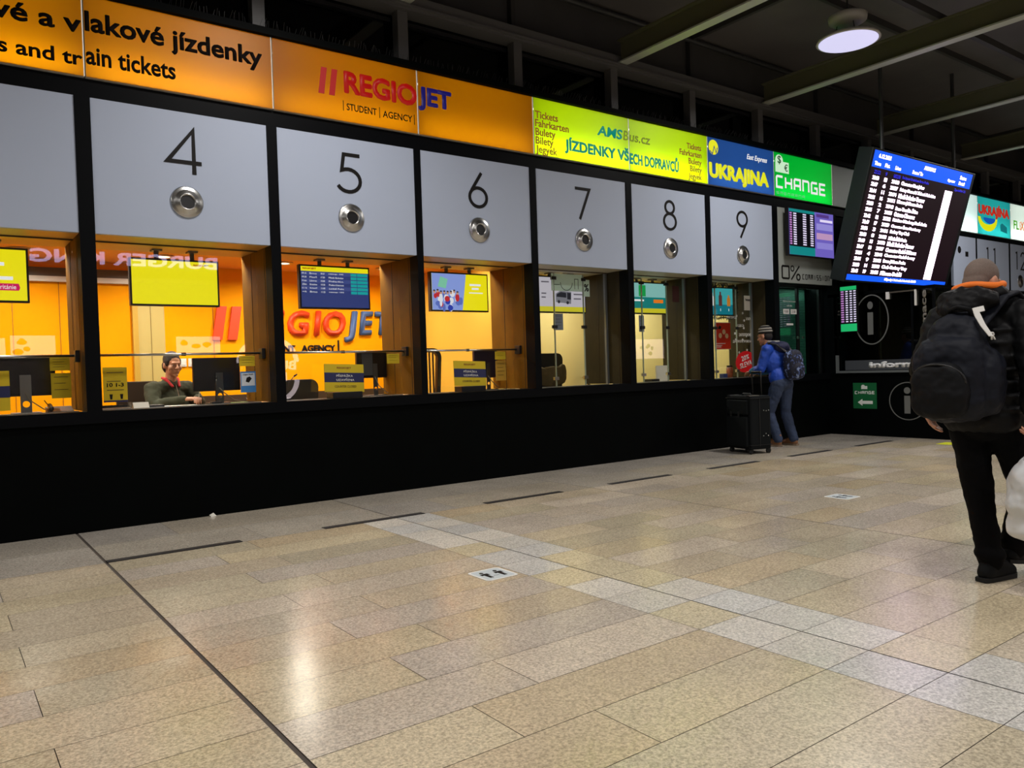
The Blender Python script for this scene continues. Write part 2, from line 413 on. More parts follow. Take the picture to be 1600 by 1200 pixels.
MB().box(XL, XR, .3, .4, 3.7, 4.5).build('wall_behind_signs', BLACK, kind='structure')
CEIL = mat('ceiling_grey', (84, 82, 82), .8, noise=.12, nscale=1.2)
MB().box(XL, XR, -16, .4, 5.95, 6.05).build('ceiling', CEIL, kind='structure')
RIB = mat('ceiling_rib', (46, 46, 46), .7)
mb = MB()
for y in (-1.6, -3.1, -4.6, -6.1): mb.box(XL, XR, y, y + .05, 5.86, 5.95)
for i in range(-2, 7): mb.box(1.0 + 3.2 * i + 1.6, 1.0 + 3.2 * i + 1.66, -16, .3, 5.88, 5.95)
mb.build('trim_%d' % k, RIB, kind='structure'); k += 1
mb = MB(); mb.tube([(XL, .22, 5.88), (XR, .22, 5.88)], .035, 10)
mb.build('ceiling_pipe', DARKGREY, None, 'long grey pipe running under the ceiling along the top of the wall', 'pipe', smooth=True)
mb = MB()
for i in range(-2, 7): mb.box(1.0 + 3.2 * i + 1.57, 1.0 + 3.2 * i + 1.63, .22, .3, 5.26, 5.88)
mb.build('trim_%d' % k, RIB, kind='structure'); k += 1
BEAM = mat('beam_paint', (172, 178, 168), .45, metal=.1)
for i, x in enumerate([1.0, 4.2, 7.42, 10.45, 13.72, 16.95, 20.1]):
    mb = MB().box(x - .075, x + .075, -16, .04, 5.16, 5.18); mb.cur = 1; mb.box(x - .012, x + .012, -16, .04, 5.18, 5.44); mb.box(x - .075, x + .075, -16, .04, 5.44, 5.46)
    mb.build('trim_%d' % k, [BEAM, mat('beam_web_olive', (84, 84, 62), .6)], kind='structure'); k += 1  # shade put into the web colour, so the bottom flange reads as lit
mb = MB()
for y in (-2.6, -5.2): mb.box(XL, XR, y, y + .07, 5.46, 5.55)
mb.build('trim_%d' % k, RIB, kind='structure'); k += 1
OUT = mat('hall_far_wall', (70, 68, 66), .8)
MB().box(XL, XR, -16.1, -16, 0, 6).build('wall_opposite', OUT, kind='structure')
MB().box(XL - .1, XL, -16, .4, 0, 6).build('wall_left', OUT, kind='structure')
MB().box(XR, XR + .1, -16, 4, 0, 6).build('wall_right', OUT, kind='structure')
# anti bird spikes along the sign top
mb = MB()
x = -2.0
while x < 12:
    mb.tube([(x, .03 + random.uniform(-.02, .02), 4.5), (x + random.uniform(-.03, .03), -.02 + random.uniform(-.05, .05), 4.60)], .0015, 4); x += .035
mb.build('bird_spikes', DARKGREY, None, 'row of thin wire bird spikes standing along the top of the sign band', 'bird spikes', kind='stuff')

# pendant hall lamps
def hall_lamp(x, y):
    t = thing('pendant_lamp', (x, y, 5.15), 'round white pendant disc lamp hanging from the dark hall ceiling', 'lamp', 'pendant disc lamps of the hall')
    U = Frame((x, y, 0), (1, 0, 0), (0, 1, 0))
    MB().lathe(U, 0, 0, [(.01, 5.22), (.20, 5.22), (.36, 5.19), (.375, 5.16), (.36, 5.155)]).build('shade', mat('lamp_housing', (170, 170, 165), .4), t, smooth=True)
    MB().lathe(U, 0, 0, [(.345, 5.156), (.345, 5.150)]).build('diffuser', glow('lamp', (218, 214, 248), .95), t)
    mb = MB().lathe(U, 0, 0, [(.02, 5.36), (.15, 5.36), (.22, 5.40), (.23, 5.46), (.15, 5.5), (.02, 5.5)])
    b = mb.build('ballast_housing', mat('lamp_housing', (170, 170, 165)), t, smooth=True)
    mb = MB(); mb.tube([(x, y, 5.5), (x, y, 5.95)], .012, 8)
    for a in (0, 2.1, 4.2): mb.tube([(x + .12 * math.cos(a), y + .12 * math.sin(a), 5.37), (x + .16 * math.cos(a), y + .16 * math.sin(a), 5.21)], .006, 6)
    mb.build('stem', DARKGREY, t)
    L = D.lights.new('hall_light', 'AREA'); L.shape = 'DISK'; L.size = .66; L.energy = HALL_W; L.color = (1.0, .95, .90); L.spread = math.radians(165)
    o = D.objects.new('hall_light', L); COL.objects.link(o); o.parent = t; o.location = (0, 0, -.012)
for x in (-3.5, 2.9, 9.3, 15.7):
    for y in (-2.0, -6.0, -10.0): hall_lamp(x, y)

# ------------------------------------------------------------------ light box signs
TUBE = glow('tube', (255, 250, 240), 2.0)
EDGE = pane_mat('pane_edge', (255, 250, 235), .35)  # light leaking at the pane seams, added as a glowing white strip
def sign_box(x0, x1, z0, z1, c, label, emit=.018, tube_w=.66, name='lightbox_sign', y=-.06, top=.06):
    t = thing(name, ((x0 + x1) / 2, y, z0), label, 'sign')
    g = .004
    mb = MB().box(x0 + .001, x1 - .001, .27, .29, z0, z1); mb.box(x0 + .001, x1 - .001, y + .012, .27, z0, z0 + .01); mb.box(x0 + .001, x1 - .001, y + .012, .27, z1 - .01, z1)
    mb.box(x0 + .001, x0 + .008, y + .012, .27, z0 + .01, z1 - .01); mb.box(x1 - .008, x1 - .001, y + .012, .27, z0 + .01, z1 - .01)
    mb.build('casing', mat('casing_grey', (150, 150, 148), .6), t)
    MB().add([(x1 - g, y - .0004, z0 + .004), (x1 + g, y - .0004, z0 + .004), (x1 + g, y - .0004, z1 - .004), (x1 - g, y - .0004, z1 - .004)], [(0, 1, 2, 3)]).build('edge_strip', EDGE, t)
    MB().add([(x0 + g, y, z0 + .004), (x1 - g, y, z0 + .004), (x1 - g, y, z1 - .004), (x0 + g, y, z1 - .004)], [(0, 1, 2, 3)]).build('pane', pane_mat('pane_%d_%d_%d' % c, c, emit), t)
    for zz, w, nm in ((z0 + .05, tube_w, 'tube'), (z1 - .05, tube_w * top, 'tube')):
        mb = MB(); mb.tube([(x0 + .03, .17, zz), (x1 - .03, .17, zz)], .012, 8); mb.build(nm, TUBE, t)
        L = D.lights.new('tube_light', 'AREA'); L.shape = 'RECTANGLE'; L.size = (x1 - x0) - .08; L.size_y = .03; L.energy = w * (x1 - x0); L.color = (1, .97, .9)
        o = D.objects.new('tube_light', L); COL.objects.link(o); o.parent = t
        o.location = Vector(((x0 + x1) / 2, .145, zz)) - wloc(t)
        up = .5 if zz < (z0 + z1) / 2 else -.5
        o.rotation_euler = Vector((0, -1, up)).to_track_quat('-Z', 'Y').to_euler()
    return t
FS = front(-.0605)
YO = (252, 163, 2)
SZ0, SZ1 = 3.758, 4.433
s1 = sign_box(-.45, 1.128, SZ0, SZ1, YO, 'orange light box pane at the left edge of the photo, cut by the frame', tube_w=1.05)
s2 = sign_box(1.138, 2.708, SZ0, SZ1, YO, 'orange light box pane reading lakové jízdenky above window 4', tube_w=1.05)
s3 = sign_box(2.718, 4.272, SZ0, SZ1, YO, 'orange light box pane with two red bars and red lettering above window 5')
s4 = sign_box(4.282, 5.828, SZ0, SZ1, YO, 'orange light box pane with blue JET lettering above window 6')
INKB = mat('lettering_brownblack', (16, 8, 6), .7, spec=.1)
RED = glow('red', (165, 8, 6), .8); DBLUE = glow('darkblue', (22, 16, 96), .8)

text('lettering', 'vé a v', FS, .50, 1.12, 4.107, 4.255, INKB, s1, bold=.03)
text('lettering', 's and tr', FS, .53, 1.12, 3.842, 3.962, INKB, s1, bold=.024)
text('lettering', 'lakové jízdenky', FS, 1.145, 2.62, 4.085, 4.305, INKB, s2, bold=.03)
text('lettering', 'ain tickets', FS, 1.145, 1.845, 3.865, 4.02, INKB, s2, bold=.024)
mb = MB()
mb.prism(FS, [(3.165, 3.995), (3.225, 3.995), (3.262, 4.255), (3.202, 4.255)], .001, .004); mb.build('logo_bar', RED, s3)
MB().prism(FS, [(3.275, 3.995), (3.335, 3.995), (3.372, 4.255), (3.312, 4.255)], .001, .004).build('logo_bar', RED, s3)
text('lettering', 'REGIO', FS, 3.437, 4.268, 4.04, 4.268, RED, s3, bold=.045)
text('lettering', 'JET', FS, 4.284, 4.70, 4.015, 4.272, DBLUE, s4, bold=.045)
mb = MB().fbox(FS, 3.42, 3.427, 3.865, 3.965, .001, .003); mb.build('rule', INKB, s3); MB().fbox(FS, 3.82, 3.827, 3.855, 3.965, .001, .003).build('rule', INKB, s3); MB().fbox(FS, 4.225, 4.232, 3.85, 3.955, .001, .003).build('rule', INKB, s3)
text('lettering', 'STUDENT', FS, 3.46, 3.79, 3.875, 3.945, INKB, s3, bold=.012); text('lettering', 'AGENCY', FS, 3.86, 4.205, 3.87, 3.94, INKB, s3, bold=.012)
LIME = (205, 246, 4)
s5 = sign_box(5.838, 7.40, SZ0, SZ1, LIME, 'left half of the lime yellow bus ticket sign above window 7', .10, 2.7)
s6 = sign_box(7.41, 8.95, SZ0, SZ1, LIME, 'right half of the lime yellow bus ticket sign above window 8', .10, 2.7)
BROWN = glow('brown', (140, 92, 22), .8); TEAL = glow('teal', (8, 140, 120), .8); OLIVE = glow('olive', (120, 140, 30), .9)
for i, wds in enumerate(['Tickets', 'Fahrkarten', 'Bulety', 'Bilety', 'Jegyek']):
    z = 4.19 - i * .101
    desc = .028 if i in (2, 3, 4) else 0
    text('lettering', wds, FS, 5.86, None, z - desc, z + .088, BROWN, s5, bold=.02)
    wdt = {0: .30, 1: .45, 2: .27, 3: .24, 4: .28}[i]
    text('lettering', wds, FS, 8.82 - wdt, 8.82, z - desc + .01, z + .09, BROWN, s6, bold=.02)
text('lettering', 'AMS', FS, 6.85, 7.29, 4.135, 4.262, TEAL, s5, bold=.03, shear=.15)

text('lettering', 'B', FS, 7.305, 7.395, 4.14, 4.262, OLIVE, s5, bold=.018, shear=.12); text('lettering', 'us.cz', FS, 7.415, 7.80, 4.14, 4.225, OLIVE, s6, bold=.018, shear=.12)
text('lettering', 'JÍZDENKY VŠ', FS, 6.31, 7.398, 3.835, 4.04, TEAL, s5, bold=.04); text('lettering', 'ECH DOPRAVCŮ', FS, 7.412, 8.345, 3.845, 4.045, TEAL, s6, bold=.04)
s7 = sign_box(8.96, 10.495, SZ0, SZ1, (40, 86, 160), 'royal blue light box sign with big yellow country name lettering above window 9', .4, .9)
YG = glow('yellow', (226, 226, 20), .9); WG = glow('white', (240, 240, 240), .85)
text('lettering', 'UKRAJINA', FS, 8.98, 10.36, 3.80, 4.08, YG, s7, bold=.06)
text('lettering', 'East Express', FS, 9.84, 10.33, 4.205, 4.305, WG, s7, bold=.015, shear=.3)
mb = MB().disc(FS, 9.085, 4.295, .105, .001, .003); mb.build('emblem', YG, s7)
mb = MB().ribbon(FS, [(9.0, 4.24), (9.06, 4.20), (9.10, 4.31), (9.14, 4.22), (9.17, 4.30)], .014, .0035, .005); mb.build('emblem_line', mat('emblem_blue', (30, 70, 150)), s7)
s8 = sign_box(10.505, 12.07, SZ0, SZ1, (0, 190, 55), 'bright green exchange office light box sign with white CHANGE lettering', .4, 1.2)
mb = MB(); block(mb, 'CHANGE', FS, 10.54, 11.885, 3.885, 4.085, .036, .001, .003, .22); mb.build('lettering', WG, s8)
mb = MB(); block(mb, 'SMENARNA', FS, 10.55, 11.29, 3.792, 3.836, .009, .001, .003, .5); mb.build('lettering', glow('pale_green', (120, 230, 150), .6), s8)
mb = MB().prism(FS, [(10.535, 4.13), (10.88, 4.13), (10.88, 4.30), (10.73, 4.30)] + arc(10.635, 4.315, .095, .085, 0, 180, 10), .001, .003); mb.build('emblem', glow('mint', (205, 240, 205), .85), s8)
text('emblem_sign', '$', FS, 10.59, 10.68, 4.25, 4.385, mat('emblem_green', (30, 120, 60)), s8, w=.004, bold=.01); text('emblem_sign', '€', FS, 10.76, 10.85, 4.16, 4.27, mat('emblem_green', (30, 120, 60)), s8, w=.004, bold=.01)
# blank white end of the sign band, weakly lit from next door
t = thing('blank_sign_panel', (12.55, -.06, SZ0), 'blank pale grey panel at the right end of the sign row beside the green sign', 'sign')
MB().box(12.08, 13.05, -.06, .28, SZ0, SZ1).build('panel', mat('panel_blank', (200, 210, 206), .5), t)

# signs of the farther counters
FR = front(-.0605)
s9 = sign_box(16.3, 17.345, 3.70, 4.47, (225, 250, 248), 'blank white lit light box pane beside the departure board', .4, 2)
s10 = sign_box(17.355, 18.92, 3.70, 4.47, (40, 175, 175), 'turquoise light box sign with red country name and yellow crescent above window 11', .4, 1.5)
s11 = sign_box(18.93, 20.5, 3.70, 4.47, (232, 250, 240), 'white light box sign with green and orange lettering cut by the right photo edge', .4, 2)
RB = glow('brick', (190, 40, 24), .9)
text('lettering', 'UKRAJÍNA', FR, 17.40, 18.86, 4.06, 4.36, RB, s10, bold=.06)
mb = MB().prism(FR, arc(17.82, 4.06, .45, .28, 180, 360, 16) + arc(17.82, 4.06, .33, .14, 360, 180, 16), .0005, .002); mb.build('crescent', YG, s10)
mb = MB().prism(FR, arc(17.9, 4.06, .28, .12, 180, 360, 12), .0005, .003); mb.build('crescent', glow('blue', (20, 90, 190), .8), s10)
mb = MB().prism(FR, [(18.42, 3.83), (18.74, 3.80), (18.74, 3.93), (18.50, 4.0), (18.42, 3.96)], .0005, .002); mb.build('bus_picture', glow('seagreen', (20, 120, 125), .8), s10)
text('lettering', 'FL', FR, 19.08, 19.36, 3.93, 4.12, glow('leaf', (80, 170, 20), .9), s11, bold=.02)
text('lettering', 'iX', FR, 19.40, 19.62, 3.93, 4.12, glow('apricot', (230, 120, 30), .9), s11, bold=.02)

# ------------------------------------------------------------------ ticket office interiors
def S(mb, name, m): return mb.build(name, m, kind='structure')
S(MB().box(XL, 5.80, 3.0, 3.1, 0, 2.7), 'wall_office_back', ORANGE)
S(MB().box(5.80, 12.2, 3.0, 3.1, 0, 2.7), 'wall_office_rear', CREAM)
S(MB().box(XL, 12.2, .14, 3.1, -.05, 0), 'floor_office', mat('office_floor', (110, 95, 80), .6))
S(MB().box(XL, 5.83, .5, 3.1, 2.65, 2.72), 'ceiling_office', mat('office_ceiling_orange', (235, 165, 70), .6))  # orange light reflected onto the ceiling is put into its colour
S(MB().box(5.83, 12.2, .5, 3.1, 2.65, 2.72), 'ceiling_office_right', mat('office_ceiling_cream', (225, 215, 180), .6))
S(MB().box(5.805, 5.845, .85, 3.0, 0, 2.65), 'wall_partition', [YELLOWW])
S(MB().box(7.38, 7.43, .85, 3.0, 0, 2.65), 'wall_partition_cream', CREAM)
S(MB().box(8.945, 8.995, .85, 3.0, 0, 2.65), 'wall_partition_light', CREAM)
S(MB().box(10.505, 10.555, .85, 3.0, 0, 2.65), 'wall_partition_right', CREAM)
S(MB().box(XL, -2.2, .14, .16, 0, 2.7), 'wall_office_left', ORANGE)
S(MB().box(12.1, 12.2, .14, 3.0, 0, 2.7), 'wall_office_end', BLACK)
# joints between the orange wall boards, a skirting and the high white pelmet on the back wall
mb = MB()
for x in (-.6, .78, 1.24, 2.95): mb.box(x, x + .006, 2.994, 3.0, .1, 2.5)
S(mb, 'trim_%d' % k, mat('board_joint', (150, 85, 10))); k += 1
S(MB().box(-1.2, 2.1, 2.93, 3.0, 2.40, 2.46), 'trim_%d' % k, WHITE); k += 1
S(MB().box(-1.2, 2.1, 2.95, 3.0, 2.46, 2.56), 'trim_%d' % k, mat('pelmet_grey', (90, 84, 78))); k += 1
S(MB().box(1.9, 5.7, 2.96, 3.0, .90, 1.02), 'trim_%d' % k, mat('dado_dark', (60, 42, 26))); k += 1
# cream door of the orange office
DOORM = mat('door_cream', (196, 174, 104), .5)
d = S(MB().box(2.06, 2.36, 2.955, 2.995, 0, 2.2), 'door_1', DOORM)
MB().box(2.20, 2.206, 2.95, 2.957, 0, 2.2).build('door_joint', mat('door_gap', (120, 95, 40)), d)
MB().box(2.0, 2.06, 2.94, 2.998, 0, 2.26).build('door_frame', mat('door_frame', (200, 160, 60)), d)
for i, x in enumerate((2.52, 2.63)):
    t = thing('light_switch', (x, 2.99, 1.40), ['cream light switch nearer the door on the orange wall behind the clerk', 'cream light switch nearer the monitor on the orange wall behind the clerk'][i], 'switch')
    MB().box(x, x + .085, 2.98, 2.998, 1.40, 1.50).build('plate', PAPER_W, t); MB().box(x + .015, x + .07, 2.974, 2.981, 1.42, 1.48).build('rocker', WHITE, t)
# raised logo lettering on the orange back wall
FB = front(2.998)
LR = mat('logo_red', (238, 70, 22), .45); LB = mat('logo_blue', (70, 98, 150), .45)
t = thing('wall_logo', (4.2, 2.998, 1.5), 'large raised red and blue company lettering on the orange back wall', 'sign')
for i, u in enumerate((2.93, 3.12)):
    MB().prism(FB, [(u, 1.73), (u + .12, 1.73), (u + .19, 2.16), (u + .07, 2.16)], .002, .04).build('bar', LR, t)
LW = {'R': (3.38, 3.60, 1.78), 'E': (3.66, 3.88, 1.78), 'G': (3.92, 4.23, 1.775), 'I': (4.29, 4.40, 1.78), 'O': (4.43, 4.76, 1.775)}
for ch, (a, b, z) in LW.items(): text('letter', ch, FB, a, b, z, 2.125, LR, t, w=.002, depth=.04, bold=.035, shear=.15)
for ch, a, b, z in (('J', 4.74, 4.95, 1.69), ('E', 4.97, 5.19, 1.79), ('T', 5.22, 5.47, 1.79)): text('letter', ch, FB, a, b, z, 2.13, LB, t, w=.002, depth=.04, bold=.035, shear=.15)
text('small_lettering', 'STUDENT', FB, 3.50, 4.02, 1.565, 1.655, INK, t, w=.002, depth=.015, bold=.03)
text('small_lettering', 'AGENCY', FB, 4.11, 4.60, 1.565, 1.655, INK, t, w=.002, depth=.015, bold=.03)
MB().fbox(FB, 4.64, 4.66, 1.55, 1.72, .002, .015).build('rule', INK, t)

# recessed downlights
def downlight(x, y, label, w=OFFICE_W, c=(1, .93, .8)):
    t = thing('downlight', (x, y, 2.62), label, 'lamp', 'recessed downlights in the office ceilings')
    U = Frame((x, y, 0), (1, 0, 0), (0, 1, 0))
    MB().ring(U, 0, 0, .10, .04, 2.635, 2.649).build('rim', STEEL, t)
    MB().disc(U, 0, 0, .075, 2.643, 2.648).build('bulb', glow('bulb', (255, 240, 205), 3), t)
    L = D.lights.new('office_light', 'AREA'); L.shape = 'DISK'; L.size = .15; L.energy = w; L.color = c; L.spread = math.radians(162)
    o = D.objects.new('office_light', L); COL.objects.link(o); o.parent = t; o.location = (0, 0, .012)
for x in (-1.0, .85, 1.45, 2.5, 3.5, 4.1, 5.35): downlight(x, .98 if x != 3.5 else 1.65, 'round recessed downlight in the orange office ceiling')
for x in (-.6, .8, 2.2, 3.6, 5.0): downlight(x, 2.2, 'round recessed downlight in the orange office ceiling', OFFICE_W * 1.5)
for x in (6.6, 8.2, 9.75): downlight(x, 1.6, 'round recessed downlight in the cream office ceiling', OFFICE_W * 1.6, (1, .95, .84))

# ------------------------------------------------------------------ the counters
def plate_ring(mb, fr, cu, cv):
    mb.lathe(fr, cu, cv, [(.075, .0), (.138, .0), (.142, .006), (.132, .016), (.112, .012), (.104, .022), (.082, .030), (.072, .040), (.064, .042), (.060, .012)], 36)
SOFF = mat('soffit_tan', (196, 150, 78), .45); SOFFG = mat('soffit_grey', (178, 172, 150), .5)
COUNTER = mat('counter_top', (170, 150, 110), .4)
digits = {3: '', 4: '4', 5: '5', 6: '6', 7: '7', 8: '8', 9: '9'}
def number_panel(x0, x1, s, label, uc=None):
    t = thing('number_panel', ((x0 + x1) / 2, 0, 2.48), label, 'panel')
    MB().box(x0 + .003, x1 - .003, -.018, .03, 2.482, 3.607).build('panel', PANEL, t)
    fr = front(-.0185); c = uc if uc is not None else (x0 + x1) / 2
    if s:
        for q, ch in enumerate(s):
            mb = MB(); cc = c + (q - (len(s) - 1) / 2) * .33
            for ln in NUM[ch]:
                lw = .036; cl = abs(ln[0][0] - ln[-1][0]) < 1e-6 and abs(ln[0][1] - ln[-1][1]) < 1e-6 and len(ln) > 4
                pts = [(cc + (x - .5) * .31, 3.065 + y * .39) for x, y in (ln[:-1] if cl else ln)]
                mb.ribbon(fr, pts, lw, .0005, .004, closed=cl)
            mb.build('number', INK, t)
        mb = MB(); plate_ring(mb, fr, c, 2.812); r = mb.build('vent_nozzle', STEEL, t, smooth=True)
        MB().disc(fr, c, 2.812, .062, .012, .026).build('core', PLASTIC, r)
    return t
for i, (x0, x1) in BAYS.items():
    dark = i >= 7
    number_panel(x0, x1, digits[i], {4: 'pale grey panel numbered four above the seated clerk', 5: 'pale grey panel numbered five above the dark blue timetable screen', 6: 'pale grey panel numbered six above the screen with the crowd', 7: 'pale grey panel numbered seven above the chair with the khaki jacket', 8: 'pale grey panel numbered eight above the cream folder', 9: 'pale grey panel numbered nine above the man in the blue jacket'}[i] if digits[i] else 'plain pale grey panel at the left photo edge, no number in view')
    S(MB().box(x0, x1, .03, .85, 2.482, 2.52), 'trim_%d' % k, SOFFG if dark else SOFF); k += 1
    S(MB().box(x0, x1, .36, .375, 2.47, 2.482), 'trim_%d' % k, mat('groove', (60, 44, 20))); k += 1
    S(MB().box(x0 - .03, x1 + .03, .16, .85, .955, .985), 'trim_%d' % k, COUNTER); k += 1
    S(MB().box(x0 - .03, x1 + .03, .30, .32, 0, .955), 'trim_%d' % k, mat('desk_front', (70, 55, 40))); k += 1
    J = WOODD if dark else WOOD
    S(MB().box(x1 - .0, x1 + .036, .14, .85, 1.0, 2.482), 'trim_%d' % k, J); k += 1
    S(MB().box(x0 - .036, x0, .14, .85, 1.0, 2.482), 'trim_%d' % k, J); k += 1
    mb = MB(); mb.box(x1 - .003, x1, .17, .176, 1.0, 2.48)
    mb.box(x1 - .003, x1, .56, .566, 1.0, 2.48)
    S(mb, 'trim_%d' % k, mat('jamb_groove', (44, 28, 10))); k += 1
    w = MB().box(x0 + .004, x1 - .004, .40, .408, .99, 2.478).build('window_%d' % (i - 1), GLASS, kind='structure')
    MB().box(x0 + .004, x1 - .004, .385, .42, .984, .998).build('sill_strip', ALU, w)
    if not dark:
        mb = MB(); mb.tube([(x0, .30, 1.475), (x1 - .03, .30, 1.475)], .011, 8); mb.build('glass_rail', STEEL, w, smooth=True)
        MB().box(x1 - .035, x1, .23, .33, 1.42, 1.52).build('rail_clamp', PLASTIC, w, bevel=.004)
        MB().box((x0 + x1) / 2 - .02, (x0 + x1) / 2 + .02, .29, .31, 1.46, 1.49).build('rail_holder', PLASTIC, w)
    else:
        MB().box(x1 - .036, x1 - .002, .375, .41, 1.0, 2.48).build('frame_strip', ALU, w)
        for px, nm in ((x0 + .58, 'glass_leaf_edge'), (x0 + 1.08, 'glass_leaf_edge')):
            e = MB().box(px - .006, px + .006, .395, .413, 1.0, 2.44).build(nm, mat('glass_edge', (150, 165, 150), .2), w)
            for z in (1.08, 1.74, 2.36): MB().box(px - .035, px + .035, .385, .42, z, z + .04).build('hinge', STEEL if z < 1.2 else PLASTIC, e)

# hanging screens
def screen(x0, x1, z0, z1, label, color, e=1.0, y=.62, br=True, name='hanging_screen'):
    t = thing(name, ((x0 + x1) / 2, y, z0), label, 'screen')
    MB().box(x0 - .018, x1 + .018, y, y + .06, z0 - .018, z1 + .018).build('bezel', PLASTIC, t, bevel=.004)
    MB().box(x0, x1, y - .003, y + .001, z0, z1).build('display', glow('scr_%d_%d_%d' % color, color, e), t)
    if br:
        for bx in (x0 + (x1 - x0) * .3, x0 + (x1 - x0) * .72):
            mb = MB(); mb.tube([(bx, y + .05, 2.482), (bx, y + .05, z1 - .05)], .022, 8); mb.box(bx - .045, bx + .045, y + .0, y + .10, 2.465, 2.482); mb.build('bracket', mat('bracket_grey', (92, 86, 76), .4, metal=.4), t)
    return t, front(y - .0032)
DISPW = glow('dispwhite', (235, 235, 235), .95)
YEL = (236, 222, 16)
t, f = screen(-.06, .72, 1.965, 2.40, 'yellow lit screen cut by the left photo edge, with white text and a magenta pill', YEL)
for i, (a, b) in enumerate(((.36, .56), (.36, .52), (.36, .62))): MB().fbox(f, a, b, 2.26 - i * .06, 2.29 - i * .06, .001, .002).build('text_line', DISPW, t)
MB().prism(f, [(.30, 2.05), (.66, 2.05), (.67, 2.075), (.66, 2.11), (.30, 2.11)], .001, .002).build('pill', glow('magenta', (205, 20, 90), .9), t)
text('pill_text', 'Británie', f, .50, .64, 2.062, 2.10, DISPW, t, w=.003)
t, f = screen(1.555, 2.33, 1.962, 2.375, 'plain bright yellow screen hanging in window 4', YEL)
text('logo_text', 'REGIO', f, 2.11, 2.20, 2.335, 2.352, glow('red', (180, 14, 10)), t, bold=.03); text('logo_text', 'JET', f, 2.205, 2.25, 2.335, 2.352, glow('darkblue', (26, 18, 110)), t, bold=.03)
t, f = screen(3.19, 3.965, 1.965, 2.395, 'dark blue timetable screen with teal boxes hanging in window 5', (44, 56, 112))
MB().fbox(f, 3.19, 3.965, 2.345, 2.395, .0005, .001).build('header', glow('scr_236_222_16', YEL), t)
text('logo_text', 'REGIOJET', f, 3.21, 3.36, 2.36, 2.382, glow('red', (180, 14, 10)), t, bold=.03)
rows = [('09.15', 'Brno', '09:37', 'nástup: 102'), ('09:30', 'Plzeň', '17:30', 'Mladá Boleslav'), ('10 min', 'Liberec', '10:00', 'Praha-hl.n.'), ('Zlín', 'Bratislava', '10:30', 'Praha-Ostrava'), ('11 h', 'Budapešť', '11:00', 'Letiště Praha'), ('odj.', 'Brno', '11:25', 'nástup: 102')]
BLU2 = glow('row_blue', (58, 70, 128)); TEAL2 = glow('teal_box', (16, 160, 160), .9)
for i, r in enumerate(rows):
    z = 2.315 - i * .039
    if i % 2 == 0: MB().fbox(f, 3.19, 3.965, z - .012, z + .026, .0004, .0008).build('row_band', BLU2, t)
    for a, wdt, s in zip((3.20, 3.285, 3.41, 3.50), (.05, .08, .045, .17), r): text('row_text', s, f, a, a + wdt, z - .002, z + .016, DISPW, t, depth=.0008)
    MB().fbox(f, 3.755, 3.825, z - .008, z + .022, .001, .0018).build('status_box', TEAL2, t); MB().fbox(f, 3.832, 3.955, z - .008, z + .022, .001, .0018).build('status_box', TEAL2, t)
t, f = screen(4.78, 5.565, 1.965, 2.395, 'screen with a crowd of people beside a yellow half, hanging in window 6', (236, 222, 16))
mb = MB().prism(f, [(4.78, 1.965), (5.20, 1.965), (5.26, 2.395), (4.78, 2.395)], .0004, .0008); mb.build('picture', glow('pic_sky', (130, 150, 215)), t)
rr = random.Random(3)
mb = MB(); cols = [(190, 40, 50), (40, 60, 170), (225, 225, 235), (90, 110, 190), (200, 150, 120), (60, 50, 60)]
pm = [glow('pic_%d' % i, c, .9) for i, c in enumerate(cols)]
for q in range(26):
    u = 4.80 + .38 * rr.random(); v = 1.985 + .19 * rr.random(); mb.cur = rr.randrange(0, 4); mb.disc(f, u, v, .018 + .02 * rr.random(), .0010 + q * .00002, .0012 + q * .00002, rv=.03 + .02 * rr.random(), n=10)
for q in range(8):
    u = 4.81 + .046 * q; v = 2.15 + .06 * rr.random(); mb.cur = 4; mb.disc(f, u, v, .016, .002, .0022, rv=.02, n=10); mb.cur = 5; mb.disc(f, u, v + .014, .016, .0021, .0023, rv=.010, n=10)
mb.build('crowd_picture', pm, t)
MB().prism(f, [(4.86, 2.24), (4.97, 2.22), (5.0, 2.33), (4.9, 2.36)], .001, .0014).build('green_smoke', glow('smoke_green', (120, 190, 160)), t)
for i, (a, b) in enumerate(((5.31, 5.47), (5.34, 5.44), (5.30, 5.50))): MB().fbox(f, a, b, 2.26 - i * .045, 2.285 - i * .045 - (.012 if i == 2 else 0), .001, .0016).build('text_line', DISPW, t)
t, f = screen(6.36, 7.17, 1.975, 2.42, 'whitish screen showing a coach, with a yellow bottom strip, in window 7', (196, 190, 200), .8)
MB().fbox(f, 6.36, 7.17, 1.975, 2.04, .0005, .001).build('strip', glow('scr_lime', (200, 190, 40), .9), t)
mb = MB().prism(f, [(6.66, 2.10), (6.92, 2.08), (6.93, 2.24), (6.74, 2.25), (6.66, 2.21)], .001, .0015); mb.build('coach_picture', glow('coach_grey', (120, 120, 128), .8), t)
mb = MB().prism(f, [(6.67, 2.17), (6.84, 2.16), (6.84, 2.225), (6.75, 2.235), (6.68, 2.205)], .002, .0025); mb.prism(f, [(6.855, 2.14), (6.92, 2.135), (6.92, 2.225), (6.855, 2.23)], .002, .0025); mb.disc(f, 6.71, 2.105, .022, .002, .003, n=12); mb.disc(f, 6.86, 2.095, .022, .002, .003, n=12)
mb.build('coach_windows', glow('coach_dark', (40, 40, 48), .7), t)
for a, b, z in ((6.42, 6.55, 2.35), (6.98, 7.12, 2.35), (6.42, 6.5, 2.2), (6.97, 7.14, 2.2), (6.42, 6.49, 2.15), (6.97, 7.1, 2.14), (6.62, 6.9, 2.30)): MB().fbox(f, a, b, z, z + .018, .001, .0015).build('text_line', glow('dusk', (110, 105, 115), .7), t)
t, f = screen(7.98, 8.76, 1.985, 2.41, 'screen with green and teal fields and a yellow bottom strip in window 8', (18, 120, 116), .9)
